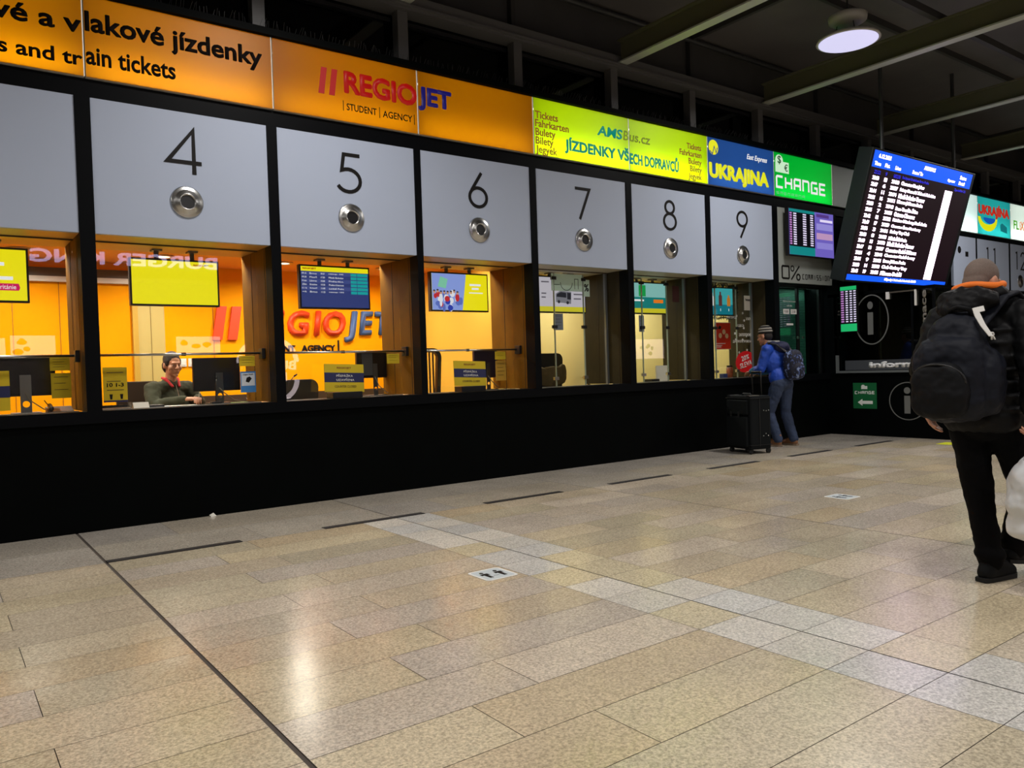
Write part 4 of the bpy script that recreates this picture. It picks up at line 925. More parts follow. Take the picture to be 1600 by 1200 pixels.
# departure board, tilted towards the hall
BU = Vector((0, -.51, 1.85)).normalized(); BV = 1.919; BW = 3.13
FBD = Frame((11.3, -.72, 2.44), (1, 0, 0), BU)
t = thing('departure_board', (12.87, -.9, 2.4), 'large tilted departure board with white rows and blue header hanging over the booth', 'departure board')
CASE = mat('board_case', (12, 22, 24), .5)
MB().fbox(FBD, -.05, BW + .10, -.03, BV + .03, -.24, -.004).build('casing', CASE, t, bevel=.01)
MB().fbox(FBD, 0, BW, 0, BV, -.004, 0).build('display', glow('board_black', (26, 8, 18), .8), t)
for u in (.4, 2.7):
    mb = MB(); p = FBD.p(u, BV, -.12); mb.tube([p, (p.x, p.y, 5.95)], .03, 8); mb.build('hanger', DARKGREY, t)
mb = MB()
BB = glow('board_blue', (14, 78, 232), 1.6); BWt = glow('board_white', (255, 224, 250), 4.0); BDK = glow('board_dimblue', (40, 40, 220), .9)
MB().fbox(FBD, 0, BW, 1.68, BV, .0, .001).build('header', BB, t); MB().fbox(FBD, 0, BW, 0, .085, .0, .001).build('footer', BB, t)
text('header_text', '6.12.2021', FBD, .14, .48, 1.82, 1.88, BWt, t, bold=.03); text('header_text', 'ARRIVALS', FBD, 1.50, 1.86, 1.81, 1.87, BWt, t, bold=.03)
for s, a, b in (('Time', .06, .24), ('Plat.', .36, .50), ('Line', .66, .82), ('From / To', 1.18, 1.50), ('Operator', 2.33, 2.58), ('Detail', 2.72, 2.92)): text('header_text', s, FBD, a, b, 1.71, 1.765, BWt, t, bold=.03)
text('header_text', 'Status', FBD, 2.72, 2.94, 1.80, 1.86, BWt, t, bold=.03)
for s, a, b in (('22:22', .10, .28), ('9', .42, .47), ('00238', .66, .86), ('Budapest-Bratislava-Brno-Praha', .92, 1.75), ('Zpoždění 25', 2.62, 3.02)): text('row_text', s, FBD, a, b, 1.59, 1.645, BDK, t, bold=.02)
dest = ['Chomutov-Most-Jirkov', 'Svitavy-Moravská Třebová-Mohelnice', 'Mladá Boleslav-Turnov', 'Liberec-Jablonec-Praha', 'Brno-Trenčín-Žilina', 'Ostrava-Olomouc', 'Mnichov-Nürnberg-Plzeň-Praha', 'Chomutov-Žatec-Most-Louny', 'Karlovy Vary-Cheb', 'Mělník-Štětí-Praha', 'Mladá Boleslav-Turnov', 'Chomutov-Kadaň-Klášterec', 'Chomutov-Kadaň-Louny', 'Brno-Jihlava-Praha', 'Cheb-Karlovy Vary', 'Příbram-Dobříš']
wid = [.72, 1.13, .82, .80, .70, .64, 1.08, .92, .60, .57, .84, .96, .96, .70, .78, .66]
for i, (s, wd_) in enumerate(zip(dest, wid)):
    v = 1.505 - i * .0925
    for q, a, b in (('%d:%02d' % (22 + (i > 8), (i * 7) % 60), .09, .27), (str(1 + (i * 5) % 19), .42, .50), ('%05d' % (20400 + i * 137), .64, .86)): text('row_text', q, FBD, a, b, v, v + .058, BWt, t, bold=.05)
    text('row_text', s, FBD, .93, .93 + wd_, v - .01, v + .062, BWt, t, bold=.05)
    MB().fbox(FBD, 2.33, 2.58, v - .018, v + .0725, .0, .0015).build('operator_field', BWt, t)
text('footer_text', 'Příjezdy / Ankunft / Arrivals 22:08', FBD, 1.1, 2.1, .02, .07, BWt, t, bold=.04)

# ------------------------------------------------------------------ floor markings
STRIP = mat('black_strip', (22, 20, 22), .7)
names = ['in front of the wall below window 4, nearest the camera', 'in front of window 5, second from the left', 'in front of window 6, third from the left', 'in front of window 7, crossing the light floor', 'in front of window 8, left of the suitcase', 'right of the suitcase, in front of window 9', 'nearest the information booth']
for i, nm in enumerate(names):
    x = .945 + 1.588 * i
    t = thing('floor_strip', (x + .46, -1.31, .001), 'long narrow black queue strip on the floor ' + nm, 'floor marking', 'black queue strips on the floor')
    MB().box(x, x + .925, -1.352, -1.272, .001, .004).build('strip', STRIP, t); MB().box(x + .01, x + .915, -1.318, -1.308, .004, .005).build('groove', mat('strip_line', (70, 62, 60), .7), t)
def rrect(u0, u1, v0, v1, r):
    return arc(u1 - r, v1 - r, r, r, 0, 90, 5) + arc(u0 + r, v1 - r, r, r, 90, 180, 5) + arc(u0 + r, v0 + r, r, r, 180, 270, 5) + arc(u1 - r, v0 + r, r, r, 270, 360, 5)
GR = lambda cx, cy: Frame((cx, cy, 0), (1, 0, 0), (0, 1, 0))
def sticker(cx, cy, label):
    t = thing('floor_sticker', (cx, cy, 0), label, 'sticker', 'keep distance floor stickers'); g = GR(cx, cy)
    MB().prism(g, rrect(-.115, .115, -.12, .12, .03), .001, .0025).build('sheet', mat('sticker_white', (235, 235, 230), .5), t)
    MB().prism(g, rrect(-.1, .1, -.105, .105, .022), .0025, .003).build('field', mat('sticker_pale', (196, 206, 210), .5), t)
    for u in (-.05, .05):
        mb = MB().prism(g, [(u - .012, -.07), (u - .002, -.07), (u, -.02), (u + .002, -.07), (u + .012, -.07), (u + .014, 0), (u + .03, -.005), (u + .026, .03), (u - .026, .03), (u - .03, -.005), (u - .014, 0)], .003, .0036); mb.disc(g, u, .052, .014, .003, .0036, n=14); mb.build('figure', INK, t)
    MB().ribbon(g, [(-.02, -.04), (.02, -.04)], .005, .003, .0036).build('distance_arrow', mat('arrow_grey', (90, 100, 104)), t)
sticker(2.72, -3.43, 'white keep distance sticker on the floor below window 5, nearer the camera')
sticker(6.57, -3.42, 'white keep distance sticker on the floor left of the man in black')
MB().prism(GR(0, 0), rrect(11.3, 11.62, -2.2, -2.0, .03), .001, .003).build('floor_sticker', mat('sticker_yellow', (215, 220, 30), .5), None, 'bright yellow sticker on the floor by the booth behind the hand', 'sticker')
mb = MB().add([(2.0, -.06, .0), (2.05, -.05, .002), (2.03, -.02, .03), (1.99, -.03, .015), (2.01, -.04, .022)], [(0, 1, 4), (1, 2, 4), (2, 3, 4), (3, 0, 4), (0, 3, 2, 1)])
mb.build('paper_scrap', PAPER_W, None, 'tiny crumpled white paper scrap at the foot of the black wall', 'paper')

# ------------------------------------------------------------------ restaurant front across the hall (seen mirrored in the panes)
FO = Frame((0, -13.2, 0), (-1, 0, 0), (0, 0, 1))       # faces +y: u = -x
S(MB().box(-3, 24, -13.6, -13.25, 3.7, 4.8), 'wall_restaurant', mat('restaurant_dark', (30, 26, 24), .7))
S(MB().box(-3, 24, -13.6, -13.5, 0, 3.7), 'wall_restaurant_low', mat('restaurant_brown', (46, 36, 30), .7))
t = thing('restaurant_sign', (4.1, -13.2, 4.05), 'white lit restaurant lettering across the hall, mirrored in the panes of windows 3 and 4', 'sign')
LT = glow('letter_lilac', (214, 204, 255), 5.0)
text('lettering', 'BURGER KING', FO, -6.25, -2.0, 4.08, 4.40, LT, t, w=.0, depth=.04, bold=.03)
MB().box(1.9, 6.35, -13.25, -13.2, 4.0, 4.06).build('rail', DARKGREY, t)
MENU = glow('menu_white', (255, 222, 214), 4.0); MENUD = mat('menu_food', (120, 80, 50), .6)
for (a, b, z0, z1, lab) in ((.2, 1.45, 1.85, 2.3, 'lit menu board across the hall, mirrored in the leftmost pane beside the edge'), (1.55, 2.45, 1.85, 2.36, 'lit menu board across the hall, mirrored in the leftmost pane near the pillar'), (5.15, 6.25, 1.90, 2.33, 'lit menu board across the hall, mirrored above the clerk'), (21.6, 23.3, 1.45, 2.2, 'lit menu board across the hall, mirrored in the pane of window 8')):
    t = thing('menu_board', ((a + b) / 2, -13.2, z0), lab, 'menu board')
    MB().box(a - .02, b + .02, -13.499, -13.205, z0 - .02, z1 + .02).build('casing', PLASTIC, t); MB().box(a, b, -13.205, -13.2, z0, z1).build('display', MENU, t)
    g = Frame((0, -13.199, 0), (-1, 0, 0), (0, 0, 1)); rr = random.Random(int(a * 10))
    for q in range(5):
        u = -b + (b - a) * (.15 + .7 * rr.random()); z = z0 + (z1 - z0) * (.25 + .5 * rr.random()); MB().disc(g, u, z, .06 + .06 * rr.random(), 0, .002 + q * .0005, rv=.05 + .03 * rr.random(), n=14).build('dish_picture', MENUD, t)
t = thing('round_emblem', (7.55, -13.3, .46), 'round white lit burger emblem across the hall, mirrored low in window 5', 'emblem'); EW = glow('emblem_white', (255, 235, 240), 4.5)
g = Frame((0, -13.3, 0), (-1, 0, 0), (0, 0, 1)); cu = -7.55
MB().ribbon(g, arc(cu, 1.62, .80, .68, 0, 180, 24), .13, 0, .03).build('top_bun', EW, t); MB().ribbon(g, arc(cu, 1.12, .80, .62, 180, 360, 24), .13, 0, .03).build('lower_bun', EW, t)
text('lettering', 'BURGER', g, cu - .78, cu + .78, 1.40, 1.66, EW, t, depth=.03, bold=.03); text('lettering', 'KING', g, cu - .5, cu + .5, 1.08, 1.34, EW, t, depth=.03, bold=.03)
MB().box(7.5, 7.6, -13.499, -13.3, .9, 1.9).build('bracket', PLASTIC, t)

# ------------------------------------------------------------------ people
SKIN = mat('skin', (196, 140, 112), .5, noise=.06, nscale=30); EYE = mat('eye_white', (170, 160, 150), .4); IRIS = mat('iris', (40, 30, 26), .3)
def Rot(yaw=0, pitch=0, roll=0): return Matrix.Rotation(yaw, 4, 'Z') @ Matrix.Rotation(pitch, 4, 'X') @ Matrix.Rotation(roll, 4, 'Y')
def head_prims(mb, H):
    b = MB()
    b.ell((0, -.012, .02), (.076, .096, .105)).ell((0, .03, -.055), (.058, .066, .06)).ell((0, .078, -.100), (.026, .020, .018))
    b.cap((0, .090, .006), .009, (0, .110, -.026), .014).cap((-.036, .080, .024), .012, (.036, .080, .024), .012)
    b.ell((0, .088, -.060), (.026, .013, .006)).ell((0, .086, -.072), (.022, .012, .007))
    for s in (-1, 1): b.ell((s * .042, .058, -.028), (.028, .03, .03)).ell((s * .080, -.008, -.008), (.010, .022, .033)).ell((s * .016, .100, -.030), (.009, .010, .008))
    b.xf(H); mb.add(b.v, b.f)
def eyes(parent, H):
    for s in (-1, 1):
        e = MB().ell((s * .032, .0815, .004), (.011, .008, .006)).xf(H).build('eye', EYE, parent, smooth=True)
        MB().ell((s * .032, .088, .004), (.0055, .003, .0055)).xf(H).build('iris', IRIS, e, smooth=True)
def hand_prims(mb, W, d, n, t, curl=.35, spread=.0):
    W, d, n, t = Vector(W), Vector(d).normalized(), Vector(n).normalized(), Vector(t).normalized()
    mb.cap(W - d * .04, .026, W + d * .02, .024)
    for i, o in enumerate((.030, .010, -.010, -.029)):
        k0 = W + d * (.085 - abs(o - .005) * .25) + t * o
        mb.cap(W + d * .01 + t * o * .6, .017, k0, .0125)
        L = (.040, .045, .042, .032)[i]; p = k0; dd = d.copy()
        for sgm in range(3):
            dd = (Matrix.Rotation(curl * (1.0 if sgm else .6) * (1 + i * .1), 3, d.cross(n)) @ dd).normalized(); q = p + dd * L * (1, .68, .55)[sgm] + t * o * spread
            mb.cap(p, .0100 - .0008 * sgm, q, .0092 - .0010 * sgm, 10, 4); p = q
    b0 = W + d * .025 + t * .028; b1 = b0 + (d * .55 + t * .6 + n * .35).normalized() * .042; b2 = b1 + (d * .85 + t * .15 + n * .45).normalized() * .032
    mb.cap(b0, .015, b1, .0115, 10, 4).cap(b1, .0112, b2, .0092, 10, 4)
def limb(mb, pts, rs):
    for i in range(len(pts) - 1): mb.cap(pts[i], rs[i], pts[i + 1], rs[i + 1])

# --- man in black walking away on the right
MF = Matrix.Translation((4.66, -5.42, 0)) @ Matrix.Rotation(math.radians(-90), 4, 'Z')
pm_ = thing('person', (4.66, -5.42, 0), 'man in black with a large backpack walking away at the right edge', 'person')
HF = Matrix.Translation((-.01, .04, 1.640)) @ Rot(-.25, -.22)
shL, elL, wrL = (-.21, .0, 1.44), (-.285, -.08, 1.18), (-.28, -.04, .965)
shR, elR, wrR = (.21, .0, 1.44), (.285, -.08, 1.17), (.27, -.07, .95)
hipL, knL, anL = (-.09, .0, .90), (-.055, .04, .50), (.02, .0, .11)
hipR, knR, anR = (.09, .02, .90), (.125, .20, .50), (.05, .20, .15)
b = MB(); head_prims(b, HF); b.cap((0, .01, 1.45), .058, (0, .03, 1.58), .054)
b.ell((0, .03, 1.25), (.15, .10, .24)).ell((0, 0, .96), (.14, .10, .14))
limb(b, [shL, elL, wrL], [.05, .04, .029]); limb(b, [shR, elR, wrR], [.05, .04, .029])
b.cap((0, .06, 1.40), .06, shL, .05).cap((0, .06, 1.40), .06, shR, .05)
limb(b, [hipL, knL, anL], [.075, .055, .04]); limb(b, [hipR, knR, anR], [.075, .055, .04]); b.cap(anL, .035, (.04, .14, .05), .03).cap(anR, .035, (.07, .32, .10), .03)
hand_prims(b, wrL, (.06, .10, -1), (1, -.1, 0), (0, 1, .1), .42); hand_prims(b, wrR, (0, .1, -1), (-1, 0, 0), (0, 1, .1), .75)
b.xf(MF); b.fuse('body', SKIN, pm_, voxel=.006, smooth=3)
eyes(pm_, MF @ HF)
h = MB().ell((0, -.018, .034), (.0795, .098, .098)).ell((0, -.055, -.01), (.070, .058, .075)); h.xf(MF @ HF)
h.fuse('hair', mat('cropped_hair', (112, 98, 90), .85, noise=.15, nscale=200), pm_, voxel=.006, smooth=2)
JK = mat('black_jacket', (5, 6, 9), .6, spec=.2); PANTS = mat('black_trousers', (8, 8, 10), .85, spec=.1)
b = MB().ell((0, .0, 1.28), (.225, .165, .25)).ell((0, .0, 1.0), (.215, .165, .20)).ell((0, .0, .90), (.205, .155, .10), .8)
b.cap(shL, .088, shR, .088).cap((-.12, .01, 1.47), .09, (.12, .01, 1.47), .09)
for s_, e_, w_ in ((shL, elL, wrL), (shR, elR, wrR)): limb(b, [s_, e_, w_], [.092, .075, .052])
b.cap((-.04, .01, 1.51), .088, (.04, .02, 1.53), .085)
for q in range(7):     # quilting rolls
    z = .95 + q * .07; b.ell((0, .0, z), (.232, .172, .03))
for s_, e_, w_ in ((shL, elL, wrL), (shR, elR, wrR)):
    for q in range(6):
        a_, c_ = (Vector(s_), Vector(e_)) if q < 3 else (Vector(e_), Vector(w_)); p = a_.lerp(c_, (q % 3) / 3 + .16); b.ell(p, (.094 - q * .006,) * 2 + (.03,))
b.xf(MF); jk = b.fuse('jacket', JK, pm_, voxel=.009, smooth=4, noise=.022, nsize=.07)
b = MB().ell((-.01, -.15, 1.535), (.160, .095, .075)).ell((-.03, -.18, 1.495), (.13, .08, .07)).cap((-.11, -.06, 1.565), .048, (.11, -.06, 1.565), .048).cap((.11, -.05, 1.565), .045, (.10, .06, 1.525), .035).cap((-.11, -.05, 1.545), .045, (-.10, .06, 1.525), .035)
b.xf(MF); b.fuse('hood', JK, jk, voxel=.009, smooth=3, noise=.03, nsize=.05)
mb = MB(); mb.tube([MF @ Vector((.115 * math.cos(math.radians(a)), -.035 + .085 * math.sin(math.radians(a)), 1.612 + .006 * math.sin(math.radians(a * 3)))) for a in range(150, 391, 12)], [.012] + [.021] * 19 + [.010], 10)
mb.build('hood_lining', mat('orange_lining', (238, 118, 24), .7), jk, smooth=True)
b = MB().ell((0, .0, .90), (.185, .145, .13)); limb(b, [hipL, knL, anL], [.108, .078, .062]); limb(b, [hipR, knR, anR], [.108, .078, .062])
b.ell((.02, .0, .15), (.078, .085, .05)).ell((.05, .20, .19), (.072, .08, .05)); b.xf(MF); b.fuse('trousers', PANTS, pm_, voxel=.009, smooth=3, noise=.02, nsize=.08)
BOOT = mat('black_boot', (12, 14, 16), .75, spec=.2)
def boot(an, toe, heel, parent, M, m, sole):
    an, toe, heel = Vector(an), Vector(toe), Vector(heel)
    b = MB().cap(an + Vector((0, 0, .05)), .052, an, .052).cap(an, .05, heel + Vector((0, 0, .045)), .045).cap(heel + Vector((0, 0, .045)), .045, toe + Vector((0, 0, .035)), .040).cap(an, .045, toe + Vector((0, 0, .04)), .036)
    b.xf(M); o = b.fuse('boot', m, parent, voxel=.007, smooth=3)
    s = MB(); d = (toe - heel).normalized(); sd = Vector((d.y, -d.x, 0)).normalized()
    if True:
        pts = [heel - d * .05 + sd * .03, heel + sd * .042, toe + sd * .048, toe + d * .045 + sd * .02, toe + d * .045 - sd * .02, toe - sd * .048, heel - sd * .042, heel - d * .05 - sd * .03]
        n = len(pts); up = Vector((0, 0, .022)); lo = [q for q in pts]; hi = [q + up for q in pts]
        s.add(lo + hi, [tuple(range(n)), tuple(range(2 * n - 1, n - 1, -1))] + [(i, n + i, n + (i + 1) % n, (i + 1) % n) for i in range(n)])
    s.xf(M); s.build('sole', sole, o)
SOLE = mat('sole_black', (10, 10, 10), .8)
boot(anL, (.05, .15, .004), (.012, -.04, .004), pm_, MF, BOOT, SOLE); boot(anR, (.075, .34, .05), (.05, .17, .075), pm_, MF, BOOT, SOLE)
# backpack carried by him
bp = thing('backpack', tuple(MF @ Vector((-.03, -.3, .9))), 'big black backpack with white strap mark on the back of the man in black', 'backpack')
PK = mat('backpack_black', (7, 9, 13), .65, spec=.2); PKN = mat('backpack_navy', (10, 15, 27), .65, spec=.25)
b = MB().ell((-.035, -.285, 1.12), (.185, .13, .23), .6).ell((-.02, -.25, 1.30), (.145, .095, .16), .8).ell((.0, -.22, 1.40), (.09, .06, .08)).ell((.11, -.23, 1.10), (.09, .10, .18), .8).ell((-.17, -.25, 1.08), (.07, .09, .16), .8)
b.xf(MF); b.fuse('main_bag', PKN, bp, voxel=.009, smooth=4, noise=.03, nsize=.09)
b = MB().ell((-.045, -.40, 1.06), (.145, .065, .15), .65); b.xf(MF); b.fuse('front_pocket', PK, bp, voxel=.008, smooth=3, noise=.02, nsize=.08)
mb = MB(); mb.tube([MF @ Vector((-.045 + .14 * math.cos(math.radians(a)), -.455 + .03 * abs(math.cos(math.radians(a))), 1.10 + .10 * math.sin(math.radians(a)))) for a in range(0, 181, 12)], .006, 6); mb.build('zip', PLASTIC, bp, smooth=True)
def strap(name, pts, wd, m, parent, th=.012):
    mb = MB(); P = [Vector(p) for p in pts]
    for a, c in zip(P, P[1:]):
        for q in (-1, -.5, 0, .5, 1): mb.cap(a + Vector((q * wd / 2, 0, 0)), th, c + Vector((q * wd / 2, 0, 0)), th, 8, 3)
    mb.xf(MF); return mb.fuse(name, m, parent, voxel=.006, smooth=3)
strap('shoulder_strap', [(.05, -.22, 1.36), (.10, -.15, 1.46), (.14, -.09, 1.545), (.155, .0, 1.570), (.16, .10, 1.51), (.155, .17, 1.38), (.17, .20, 1.2)], .05, PKN, bp)
strap('shoulder_strap', [(-.08, -.22, 1.36), (-.11, -.15, 1.46), (-.14, -.09, 1.545), (-.155, .0, 1.570), (-.16, .10, 1.51), (-.155, .17, 1.38), (-.17, .20, 1.2)], .05, PKN, bp)
mb = MB(); mb.tube([MF @ Vector(p) for p in ((-.06, -.23, 1.43), (-.05, -.27, 1.485), (.0, -.28, 1.50), (.05, -.27, 1.485), (.06, -.23, 1.43))], .013, 8); mb.build('carry_handle', PK, bp, smooth=True)
for x, z in ((-.165, 1.0), (-.13, .94)):
    mb = MB(); mb.tube([MF @ Vector((x, -.42, z + .03)), MF @ Vector((x - .005, -.43, z + .01)), MF @ Vector((x + .01, -.425, z - .01))], .004, 6); mb.build('zip_pull', STEEL, bp)
FM = Frame((4.312, -5.558, 1.335), (.8, -.6, 0), (.26, .35, .9))
MB().prism(FM, [(0, .165), (.06, .178), (.06, .148), (.030, .142), (.040, .07), (.062, .0), (.040, .0), (.014, .06), (0, .12)], .0, .004).build('white_mark', WHITE, bp, label='white reflective strap mark')
FM = Frame((4.415, -5.562, 1.318), (.97, -.24, .0), (-.1, 0, 1))
text('white_letter', 'R', FM, 0, .035, 0, .042, WHITE, bp, w=.0, depth=.004, bold=.03)
# white plastic bag in his right hand
cb = MF @ Vector((.27, -.08, .50))
bg = thing('carrier_bag', (cb.x, cb.y, .28), 'white plastic carrier bag cut by the right photo edge, held by the man', 'bag')
b = MB().ell((.27, -.08, .50), (.10, .19, .19), .7).ell((.27, -.08, .64), (.06, .13, .09)).ell((.27, -.08, .38), (.10, .18, .09), .7)
b.xf(MF); b.fuse('bag_body', mat('bag_white', (215, 218, 220), .4), bg, voxel=.01, smooth=3, noise=.05, nsize=.12)
for s in (-1, 1):
    mb = MB(); mb.tube([MF @ Vector(p) for p in ((.27, -.08 + s * .09, .68), (.27, -.075 + s * .05, .78), (.268, -.07, .865))], [.02, .012, .008], 8); mb.build('handle', mat('bag_white', (215, 218, 220)), bg, smooth=True)

# --- man in the blue jacket at window 9
MB2 = Matrix.Translation((9.93, -.42, 0)) @ Matrix.Rotation(math.radians(4), 4, 'Z')
p2 = thing('person', (9.93, -.42, 0), 'man in blue jacket, striped hat and jeans standing at window 9', 'person')
H2 = Matrix.Translation((-.02, .17, 1.60)) @ Rot(.12, -.22)
shL, elL, wrL = (-.20, .03, 1.40), (-.25, .10, 1.13), (-.17, .30, 1.09)
shR, elR, wrR = (.20, .03, 1.40), (.24, .12, 1.13), (.06, .31, 1.07)
hipL, knL, anL = (-.09, -.07, .90), (-.12, .07, .49), (-.11, -.06, .10)
hipR, knR, anR = (.09, -.09, .90), (.12, -.05, .49), (.14, -.16, .10)
b = MB(); head_prims(b, H2); b.cap((-.01, .09, 1.42), .056, (-.02, .15, 1.55), .052)
b.ell((0, .0, 1.22), (.15, .10, .24)).ell((0, -.07, .95), (.14, .10, .14)); b.cap((0, .03, 1.38), .06, shL, .05).cap((0, .03, 1.38), .06, shR, .05)
limb(b, [shL, elL, wrL], [.05, .04, .028]); limb(b, [shR, elR, wrR], [.05, .04, .028]); limb(b, [hipL, knL, anL], [.075, .055, .04]); limb(b, [hipR, knR, anR], [.075, .055, .04])
b.cap(anL, .035, (-.12, .10, .05), .03).cap(anR, .035, (.16, .0, .05), .03)
hand_prims(b, wrL, (.25, 1, -.15), (0, -.2, -1), (1, -.2, 0), .35); hand_prims(b, wrR, (-.3, 1, -.1), (0, -.2, -1), (-1, -.2, 0), .35)
b.xf(MB2); b.fuse('body', SKIN, p2, voxel=.006, smooth=3); eyes(p2, MB2 @ H2)
h = MB().ell((0, -.045, -.005), (.080, .068, .08)); h.xf(MB2 @ H2); h.fuse('hair', mat('dark_hair', (30, 24, 20), .8), p2, voxel=.006, smooth=2)
hb = MB2 @ H2 @ Rot(0, .18); prof = [(.092, .035), (.096, .06), (.094, .085), (.086, .115), (.068, .142), (.04, .158), (.012, .163)]
cap_ = mat('hat_black', (18, 18, 20), .9); strip_ = mat('hat_grey', (150, 146, 138), .9)
def hat_band(nm, pr, m, par):
    fr = Frame((0, 0, 0), (1, 0, 0), (0, 1, 0)); mb = MB().lathe(fr, 0, -.012, pr, 24); mb.v = [hb @ Vector((v.x * .92, v.y * 1.08, v.z)) for v in mb.v]; return mb.build(nm, m, par, smooth=True)
hat = hat_band('beanie', prof, cap_, p2)
hat_band('stripe', [(.0945, .060), (.0985, .066), (.0975, .078), (.094, .083)], strip_, hat); hat_band('stripe', [(.089, .1), (.0915, .105), (.0865, .120), (.082, .122)], strip_, hat); hat_band('stripe', [(.06, .147), (.064, .148), (.05, .156), (.044, .157)], strip_, hat)
BLUEJ = mat('jacket_blue', (22, 70, 178), .6); NAVYJ = mat('jacket_navy', (20, 24, 62), .7); TEALJ = mat('cuff_teal', (30, 96, 130), .7)
b = MB().ell((0, .01, 1.24), (.205, .145, .24)).ell((0, -.05, 1.0), (.19, .14, .17)).cap(shL, .08, shR, .08)
for s_, e_, w_ in ((shL, elL, wrL), (shR, elR, wrR)): limb(b, [s_, e_, w_], [.082, .066, .044])
b.cap((-.04, .06, 1.45), .08, (.04, .06, 1.45), .08); b.xf(MB2); j2 = b.fuse('jacket', BLUEJ, p2, voxel=.009, smooth=3, noise=.02, nsize=.08)
b = MB().ell((0, -.09, 1.43), (.14, .10, .085)).cap((-.1, .0, 1.48), .045, (.1, .0, 1.48), .045).cap((-.1, .0, 1.48), .04, (-.07, .10, 1.46), .03).cap((.1, .0, 1.48), .04, (.07, .10, 1.46), .03); b.xf(MB2); b.fuse('hood', NAVYJ, j2, voxel=.009, smooth=3, noise=.02, nsize=.06)
mb = MB(); mb.tube([MB2 @ Vector((.10 * math.cos(math.radians(a)), .05 + .075 * math.sin(math.radians(a)), 1.515)) for a in range(160, 381, 12)], .014, 8); mb.build('hood_lining', mat('lining_grey', (170, 168, 165), .8), j2, smooth=True)
for nm, a_, c_ in (('cuff', wrL, elL), ('cuff', wrR, elR)):
    q = MB().cap(Vector(a_).lerp(Vector(c_), .40), .060, Vector(a_).lerp(Vector(c_), .05), .050); q.xf(MB2); q.build(nm, TEALJ, j2, smooth=True)
JEAN = mat('jeans_blue', (46, 60, 88), .8, noise=.18, nscale=12)
b = MB().ell((0, -.075, .92), (.175, .14, .12)); limb(b, [hipL, knL, anL], [.104, .076, .066]); limb(b, [hipR, knR, anR], [.104, .076, .066]); b.xf(MB2); b.fuse('jeans', JEAN, p2, voxel=.009, smooth=3, noise=.02, nsize=.08)
SHOE = mat('brown_shoe', (128, 88, 56), .7)
boot(anL, (-.13, .11, .004), (-.11, -.07, .004), p2, MB2, SHOE, mat('sole_tan', (140, 120, 100), .8)); boot(anR, (.17, .0, .004), (.14, -.18, .004), p2, MB2, SHOE, mat('sole_tan', (140, 120, 100), .8))
bp2 = thing('backpack', tuple(MB2 @ Vector((0, -.3, .95))), 'navy patterned backpack on the man in the blue jacket', 'backpack')
b = MB().ell((.01, -.255, 1.17), (.15, .115, .22), .65).ell((.01, -.33, 1.09), (.12, .07, .12), .7); b.xf(MB2)
PAT = D.materials.new('pattern_navy'); PAT.use_nodes = True; nt = PAT.node_tree; bs = nt.nodes['Principled BSDF']; vo = nt.nodes.new('ShaderNodeTexNoise'); vo.inputs['Scale'].default_value = 22; vo.inputs['Detail'].default_value = 2; cr = nt.nodes.new('ShaderNodeValToRGB'); tc = nt.nodes.new('ShaderNodeTexCoord')
cr.color_ramp.interpolation = 'CONSTANT'; cr.color_ramp.elements[0].color = lin((14, 18, 40)); cr.color_ramp.elements[1].position = .56; cr.color_ramp.elements[1].color = lin((64, 84, 140)); e_ = cr.color_ramp.elements.new(.63); e_.color = lin((130, 146, 180))
nt.links.new(tc.outputs['Object'], vo.inputs['Vector']); nt.links.new(vo.outputs['Fac'], cr.inputs[0]); nt.links.new(cr.outputs[0], bs.inputs['Base Color']); bs.inputs['Roughness'].default_value = .7
b.fuse('main_bag', PAT, bp2, voxel=.009, smooth=3, noise=.01, nsize=.08)
MB_ = MB2
def strap2(pts):
    mb = MB(); P = [Vector(p) for p in pts]
    for a, c in zip(P, P[1:]):
        for q in (-1, 0, 1): mb.cap(a + Vector((q * .022, 0, 0)), .012, c + Vector((q * .022, 0, 0)), .012, 8, 3)
    mb.xf(MB2); mb.fuse('shoulder_strap', PLASTIC, bp2, voxel=.007, smooth=2)
for s in (-1, 1): strap2([(s * .08, -.20, 1.36), (s * .12, -.1, 1.46), (s * .13, .02, 1.49), (s * .135, .12, 1.42), (s * .15, .16, 1.25), (s * .18, .08, 1.08)])

# --- clerk behind window 4
MC = Matrix.Translation((1.98, 1.22, 0)) @ Matrix.Rotation(math.radians(-158), 4, 'Z')
p3 = thing('person', (1.98, 1.22, 0), 'seated clerk in a dark green top with red collar behind window 4', 'person')
H3 = Matrix.Translation((.0, .07, 1.395)) @ Rot(-.12, -.14)
shL, elL, wrL = (-.20, .02, 1.15), (-.27, .12, .98), (-.06, .38, 1.045)
shR, elR, wrR = (.20, .02, 1.15), (.28, .14, .98), (.10, .36, 1.045)
hipL, knL, anL = (-.1, .0, .60), (-.12, .40, .56), (-.12, .42, .12); hipR, knR, anR = (.1, .0, .60), (.12, .40, .56), (.12, .42, .12)
b = MB(); head_prims(b, H3); b.cap((0, .03, 1.18), .056, (0, .05, 1.33), .052); b.ell((0, .0, .95), (.15, .10, .24)).ell((0, 0, .66), (.15, .11, .13)); b.cap((0, .02, 1.13), .06, shL, .05).cap((0, .02, 1.13), .06, shR, .05)
limb(b, [shL, elL, wrL], [.05, .04, .028]); limb(b, [shR, elR, wrR], [.05, .04, .028]); limb(b, [hipL, knL, anL], [.075, .055, .04]); limb(b, [hipR, knR, anR], [.075, .055, .04]); b.cap(anL, .035, (-.12, .55, .05), .03).cap(anR, .035, (.12, .55, .05), .03)
hand_prims(b, wrL, (.6, .7, .05), (0, .1, -1), (.7, -.6, .2), .5); hand_prims(b, wrR, (-.7, .6, .05), (0, .1, -1), (-.6, -.7, .2), .35)
